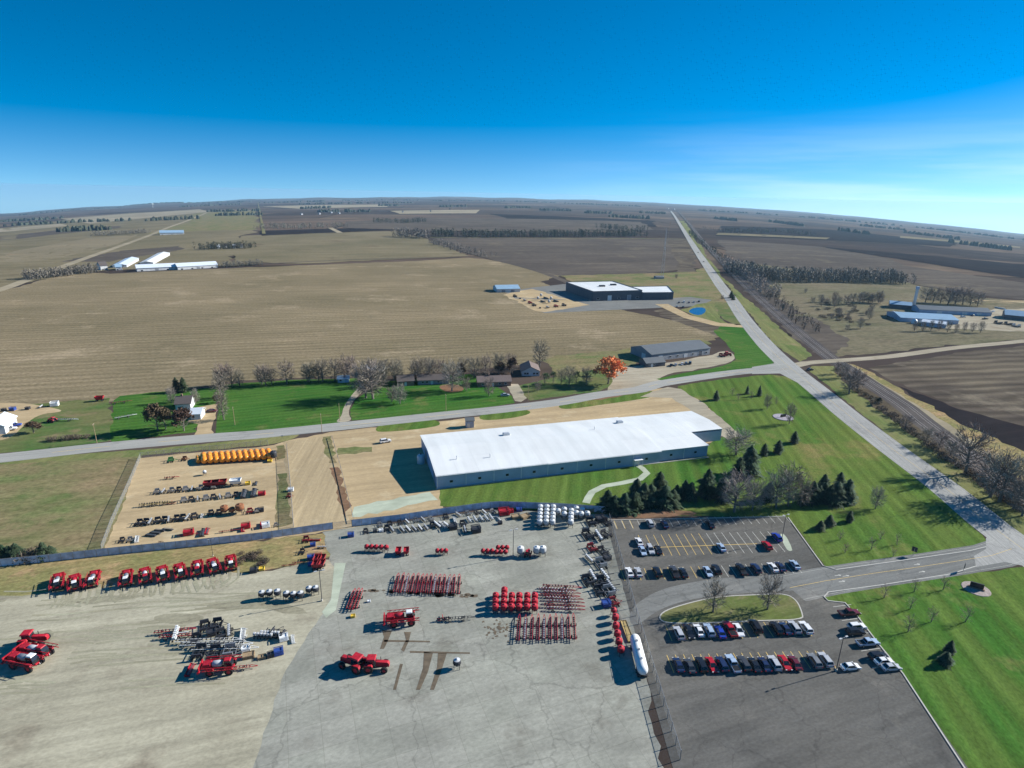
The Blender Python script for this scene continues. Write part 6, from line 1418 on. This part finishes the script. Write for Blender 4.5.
# far woods: masses too far to count
def wood(name, pts, n, h, label, width=25, colour='scrub', seed=0, jit=.25, tw=1.0):
    random.seed(seed); P = [A(p) for p in pts]; L_ = [0]
    for a, b in zip(P, P[1:]): L_.append(L_[-1]+(b-a).length)
    mb = MB()
    for i in range(n):
        s = random.random()*L_[-1]; j = max(q for q in range(len(P)-1) if L_[q] <= s); c = P[j].lerp(P[j+1], (s-L_[j])/(L_[j+1]-L_[j]))
        d = (P[j+1]-P[j]).normalized(); off = random.uniform(-.5,.5)*width; x, y = c.x-d.y*off, c.y+d.x*off; z = terrain(x, y)
        hh = h*random.uniform(1-jit, 1+jit); r = hh*.38
        mb.tri((x-.3,y,z),(x+.3,y,z),(x,y,z+hh*.8))
        for k in range(26):
            a = random.uniform(0, 6.283); q = random.random()**.5*r; zz = z+hh*random.uniform(.18, 1.0); u = (1-abs((zz-z)/hh-.55)*1.1); px_, py_ = x+cos(a)*q*u, y+sin(a)*q*u
            v = Vector((random.gauss(0,.6), random.gauss(0,.6), 1)).normalized()*hh*.17*tw; w_ = Vector((-sin(a), cos(a), random.uniform(-.3,.3)))*hh*.035*tw; c0 = Vector((px_, py_, zz-hh*.06))
            mb.quad(tuple(c0-w_), tuple(c0+w_), tuple(c0+v+w_*.4), tuple(c0+v-w_*.4))
    return tag(mb.build(name, M[colour], fix=False), label, kind='stuff')
M['dark_wood'] = leafmat('dark_wood', (.045,.052,.035), .45); M['grey_wood'] = leafmat('grey_wood', (.17,.155,.13), .4); M['pale_wood'] = leafmat('pale_wood', (.26,.235,.19), .35)
wood('woodland', [(432,236),(480,237),(560,237),(642,236)], 420, 15, 'dark windbreak wood across the middle of the plain', 70, 'dark_wood', 1)
wood('woodland', [(402,236),(416,238),(428,238)], 80, 17, 'grey rounded wood at the left end of the dark windbreak', 60, 'grey_wood', 2)
wood('woodland', [(432,242),(450,248),(470,254),(490,257)], 110, 9, 'scrubby tree line slanting down from the dark windbreak', 30, 'grey_wood', 3)
wood('woodland', [(374,222),(400,223.5),(424,222)], 90, 14, 'small dark wood behind the windbreak', 60, 'dark_wood', 4)
wood('woodland', [(600,228),(620,230),(648,231)], 70, 14, 'small dark wood right of centre far off', 50, 'dark_wood', 41)
wood('woodland', [(262,228),(290,229),(310,228),(345,227)], 110, 13, 'grey wood along the far field edge', 80, 'grey_wood', 5)
wood('woodland', [(93,236),(120,235),(146,233)], 120, 10, 'grey tree line left of the far blue-roofed barn', 50, 'grey_wood', 6)
wood('woodland', [(28,280),(50,277),(75,274.5),(98,272)], 150, 9, 'brown windbreak at the left of the north-west farm', 25, 'grey_wood', 7)
wood('woodland', [(219,267.5),(240,266),(262,264.5)], 90, 6.5, 'low brown windbreak at the right of the north-west farm', 16, 'grey_wood', 8)
wood('woodland', [(198,250),(215,249),(235,248),(250,248.5)], 110, 10, 'dark grove around the tiny white houses', 40, 'dark_wood', 9)
wood('woodland', [(732,272),(745,274),(770,281),(800,281),(840,281),(880,283),(904,283)], 420, 14, 'grey bare wood beyond the railway', 40, 'grey_wood', 10)
wood('woodland', [(726,262),(742,272),(756,284),(770,296)], 170, 10, 'pale bare wood beside the railway', 22, 'pale_wood', 11)
wood('woodland', [(770,296),(785,308),(800,320),(812,332)], 80, 5.5, 'low brown scrub beside the railway', 16, 'scrub', 12)
wood('woodland', [(690,233),(700,243),(712,252),(724,262)], 90, 9, 'dark scrub between highway and railway far off', 14, 'dark_wood', 13)
wood('woodland', [(700,228),(745,236)], 25, 8, 'scattered scrub right of the far railway', 30, 'grey_wood', 14)
wood('woodland', [(726,232),(750,232.5),(768,233.5)], 70, 12, 'dark wood far off right of the highway', 50, 'dark_wood', 15)
wood('woodland', [(752,230.5),(790,233),(810,236)], 80, 12, 'dark tree line far off beyond the railway', 40, 'dark_wood', 16)
random.seed(33)
far = MB()
woodsegs = [(0,222,60,219),(10,226,130,221),(60,232,110,230),(150,221,200,219),(210,212,260,211),(214,216,262,215),(300,209,330,208),(320,212,372,212),(380,206,400,206),(440,207,470,206.6),(505,208,530,208),(540,210.5,570,211),(585,213,612,214),(610,217,650,219),(640,213,664,214),(716,219,735,221),(770,222,800,226),(840,231,870,235),(905,233,960,240),(950,243,1024,252),(860,226,900,230),
            (20,215.5,120,207.5),(130,205.5,250,202),(180,207,240,204.5),(262,203,330,201.5),(340,200.5,420,200.6),(430,201,560,203),(300,204.5,420,203),(560,203.5,640,206.5),(700,210.5,780,215.5),(800,217,900,226),(920,228,1020,240)]
for (x0, y0, x1, y1) in woodsegs:
    a, b = A((x0, y0)), A((x1, y1)); r_ = hypot(a.x, a.y); n_ = int(26+(b-a).length/ (r_*.006))
    for i in range(min(n_, 90)):
        c = a.lerp(b, random.random())+Vector((0, random.uniform(-1,1)*r_*.012, 0)); z = terrain(c.x, c.y); w_ = r_*.0022; h = random.uniform(9, 17)
        k = len(far.v)
        for j in range(6): q = j*1.047; far.v.append((c.x+w_*cos(q)*random.uniform(.8,1.3), c.y+w_*sin(q)*random.uniform(.8,1.3), z-1))
        for j in range(6): q = j*1.047; far.v.append((c.x+w_*.7*cos(q), c.y+w_*.7*sin(q), z+h*random.uniform(.6,1)))
        far.v.append((c.x, c.y, z+h*1.1))
        for j in range(6): m = (j+1) % 6; far.f.append((k+j, k+m, k+6+m, k+6+j)); far.f.append((k+6+j, k+6+m, k+12))
tag(far.build('distant_tree_lines', M['dark_wood'], fix=False), 'scattered dark tree lines far across the plain', kind='stuff')

for _o in bpy.data.objects:
    if _o.get('label') and len(_o['label'].split()) > 16: print('LONG', _o['label'])
# ================================================================== camera, light, air
cam = bpy.data.cameras.new('camera'); co = bpy.data.objects.new('camera', cam); COL.objects.link(co); sc.camera = co
cam.sensor_width = 36; cam.lens = 36*F/1024; cam.clip_start = .5; cam.clip_end = 60000
co.matrix_world = Matrix.Translation((0, 0, H)) @ Matrix.Rotation(pi/2-PITCH, 4, 'X') @ Matrix.Rotation(ROLL, 4, 'Z')
sun = bpy.data.lights.new('sun', 'SUN'); so = bpy.data.objects.new('sun', sun); COL.objects.link(so)
sun.energy = 5.0; sun.angle = radians(.53); sun.color = (1, .955, .88)
sd = Vector((cos(SUN_AZ)*cos(SUN_EL), sin(SUN_AZ)*cos(SUN_EL), sin(SUN_EL)))
so.rotation_euler = sd.to_track_quat('Z', 'Y').to_euler()
w = bpy.data.worlds.new('World'); sc.world = w; w.use_nodes = True; t = w.node_tree; L = t.links.new
bg = t.nodes['Background']; bg.inputs['Strength'].default_value = .095
sky = t.nodes.new('ShaderNodeTexSky'); sky.sky_type = 'NISHITA'; sky.sun_disc = False; sky.sun_elevation = SUN_EL
sky.sun_rotation = pi/2-SUN_AZ; sky.air_density = 1.0; sky.dust_density = .45; sky.ozone_density = 4.0; sky.altitude = 300
sg = t.nodes.new('ShaderNodeTexCoord'); s1 = t.nodes.new('ShaderNodeSeparateXYZ'); L(sg.outputs['Generated'], s1.inputs[0])
s2 = t.nodes.new('ShaderNodeMath'); s2.operation = 'MULTIPLY_ADD'; s2.inputs[1].default_value = 2.0; s2.inputs[2].default_value = .135; L(s1.outputs['Z'], s2.inputs[0])
s3 = t.nodes.new('ShaderNodeMath'); s3.operation = 'MAXIMUM'; s3.inputs[1].default_value = .09; L(s2.outputs[0], s3.inputs[0])
s4 = t.nodes.new('ShaderNodeCombineXYZ'); L(s1.outputs['X'], s4.inputs[0]); L(s1.outputs['Y'], s4.inputs[1]); L(s3.outputs[0], s4.inputs[2])
L(s4.outputs[0], sky.inputs['Vector'])
# thin cirrus low on the right, part of the sky itself
tc = t.nodes.new('ShaderNodeTexCoord'); sx = t.nodes.new('ShaderNodeSeparateXYZ'); L(tc.outputs['Generated'], sx.inputs[0])
mp = t.nodes.new('ShaderNodeMapping'); mp.inputs['Scale'].default_value = (1.6, 1.6, 22); mp.inputs['Rotation'].default_value = (0, radians(2), 0)
L(tc.outputs['Generated'], mp.inputs[0]); no = t.nodes.new('ShaderNodeTexNoise'); no.inputs['Scale'].default_value = 1.7; no.inputs['Detail'].default_value = 7; no.inputs['Roughness'].default_value = .55
L(mp.outputs[0], no.inputs['Vector'])
def rng(v, a, b, c=0., d=1., smooth=True):
    r = t.nodes.new('ShaderNodeMapRange'); r.interpolation_type = 'SMOOTHSTEP' if smooth else 'LINEAR'
    for k, q in (('From Min', a), ('From Max', b), ('To Min', c), ('To Max', d)): r.inputs[k].default_value = q
    L(v, r.inputs['Value']); return r.outputs['Result']
def mul(a, b):
    m = t.nodes.new('ShaderNodeMath'); m.operation = 'MULTIPLY'; L(a, m.inputs[0]); L(b, m.inputs[1]); return m.outputs[0]
k = mul(mul(rng(no.outputs['Fac'], .36, .66), rng(sx.outputs['X'], -.05, .6)), rng(sx.outputs['Z'], .13, .0, 0, .28))
hz = rng(s1.outputs['Z'], -.04, .30, 1.25, 1.75); hs = t.nodes.new('ShaderNodeHueSaturation'); L(hz, hs.inputs['Saturation']); hs.inputs['Hue'].default_value = .492; L(sky.outputs[0], hs.inputs['Color'])
mx = t.nodes.new('ShaderNodeMix'); mx.data_type = 'RGBA'; L(k, mx.inputs[0]); L(hs.outputs[0], mx.inputs[6]); mx.inputs[7].default_value = (6.5, 7.2, 8.0, 1)
L(mx.outputs[2], bg.inputs['Color'])
# the air
hm = bpy.data.materials.new('air_haze'); hm.use_nodes = True; ht = hm.node_tree; ht.nodes.remove(ht.nodes['Principled BSDF'])
pv = ht.nodes.new('ShaderNodeVolumePrincipled'); pv.inputs['Color'].default_value = (.44, .74, 1.0, 1); pv.inputs['Density'].default_value = 4.6e-5
pv.inputs['Anisotropy'].default_value = .2
ht.links.new(pv.outputs['Volume'], [n for n in ht.nodes if n.type == 'OUTPUT_MATERIAL'][0].inputs['Volume'])
zmin = min(v.co.z for v in ground.data.vertices)
mb = MB(); mb.box(-RIM-200, RIM+200, -RIM-200, RIM+200, zmin-1, H+1.5)
tag(mb.build('haze', hm), 'thin blue air over the plain', kind='stuff')
vs = sc.view_settings; vs.view_transform = 'Standard'; vs.look = 'None'; vs.gamma = 1; vs.exposure = 0.88; vs.use_curve_mapping = False
sc.cycles.use_denoising = True; sc.cycles.max_bounces = 6; sc.cycles.volume_bounces = 0; sc.cycles.use_adaptive_sampling = True
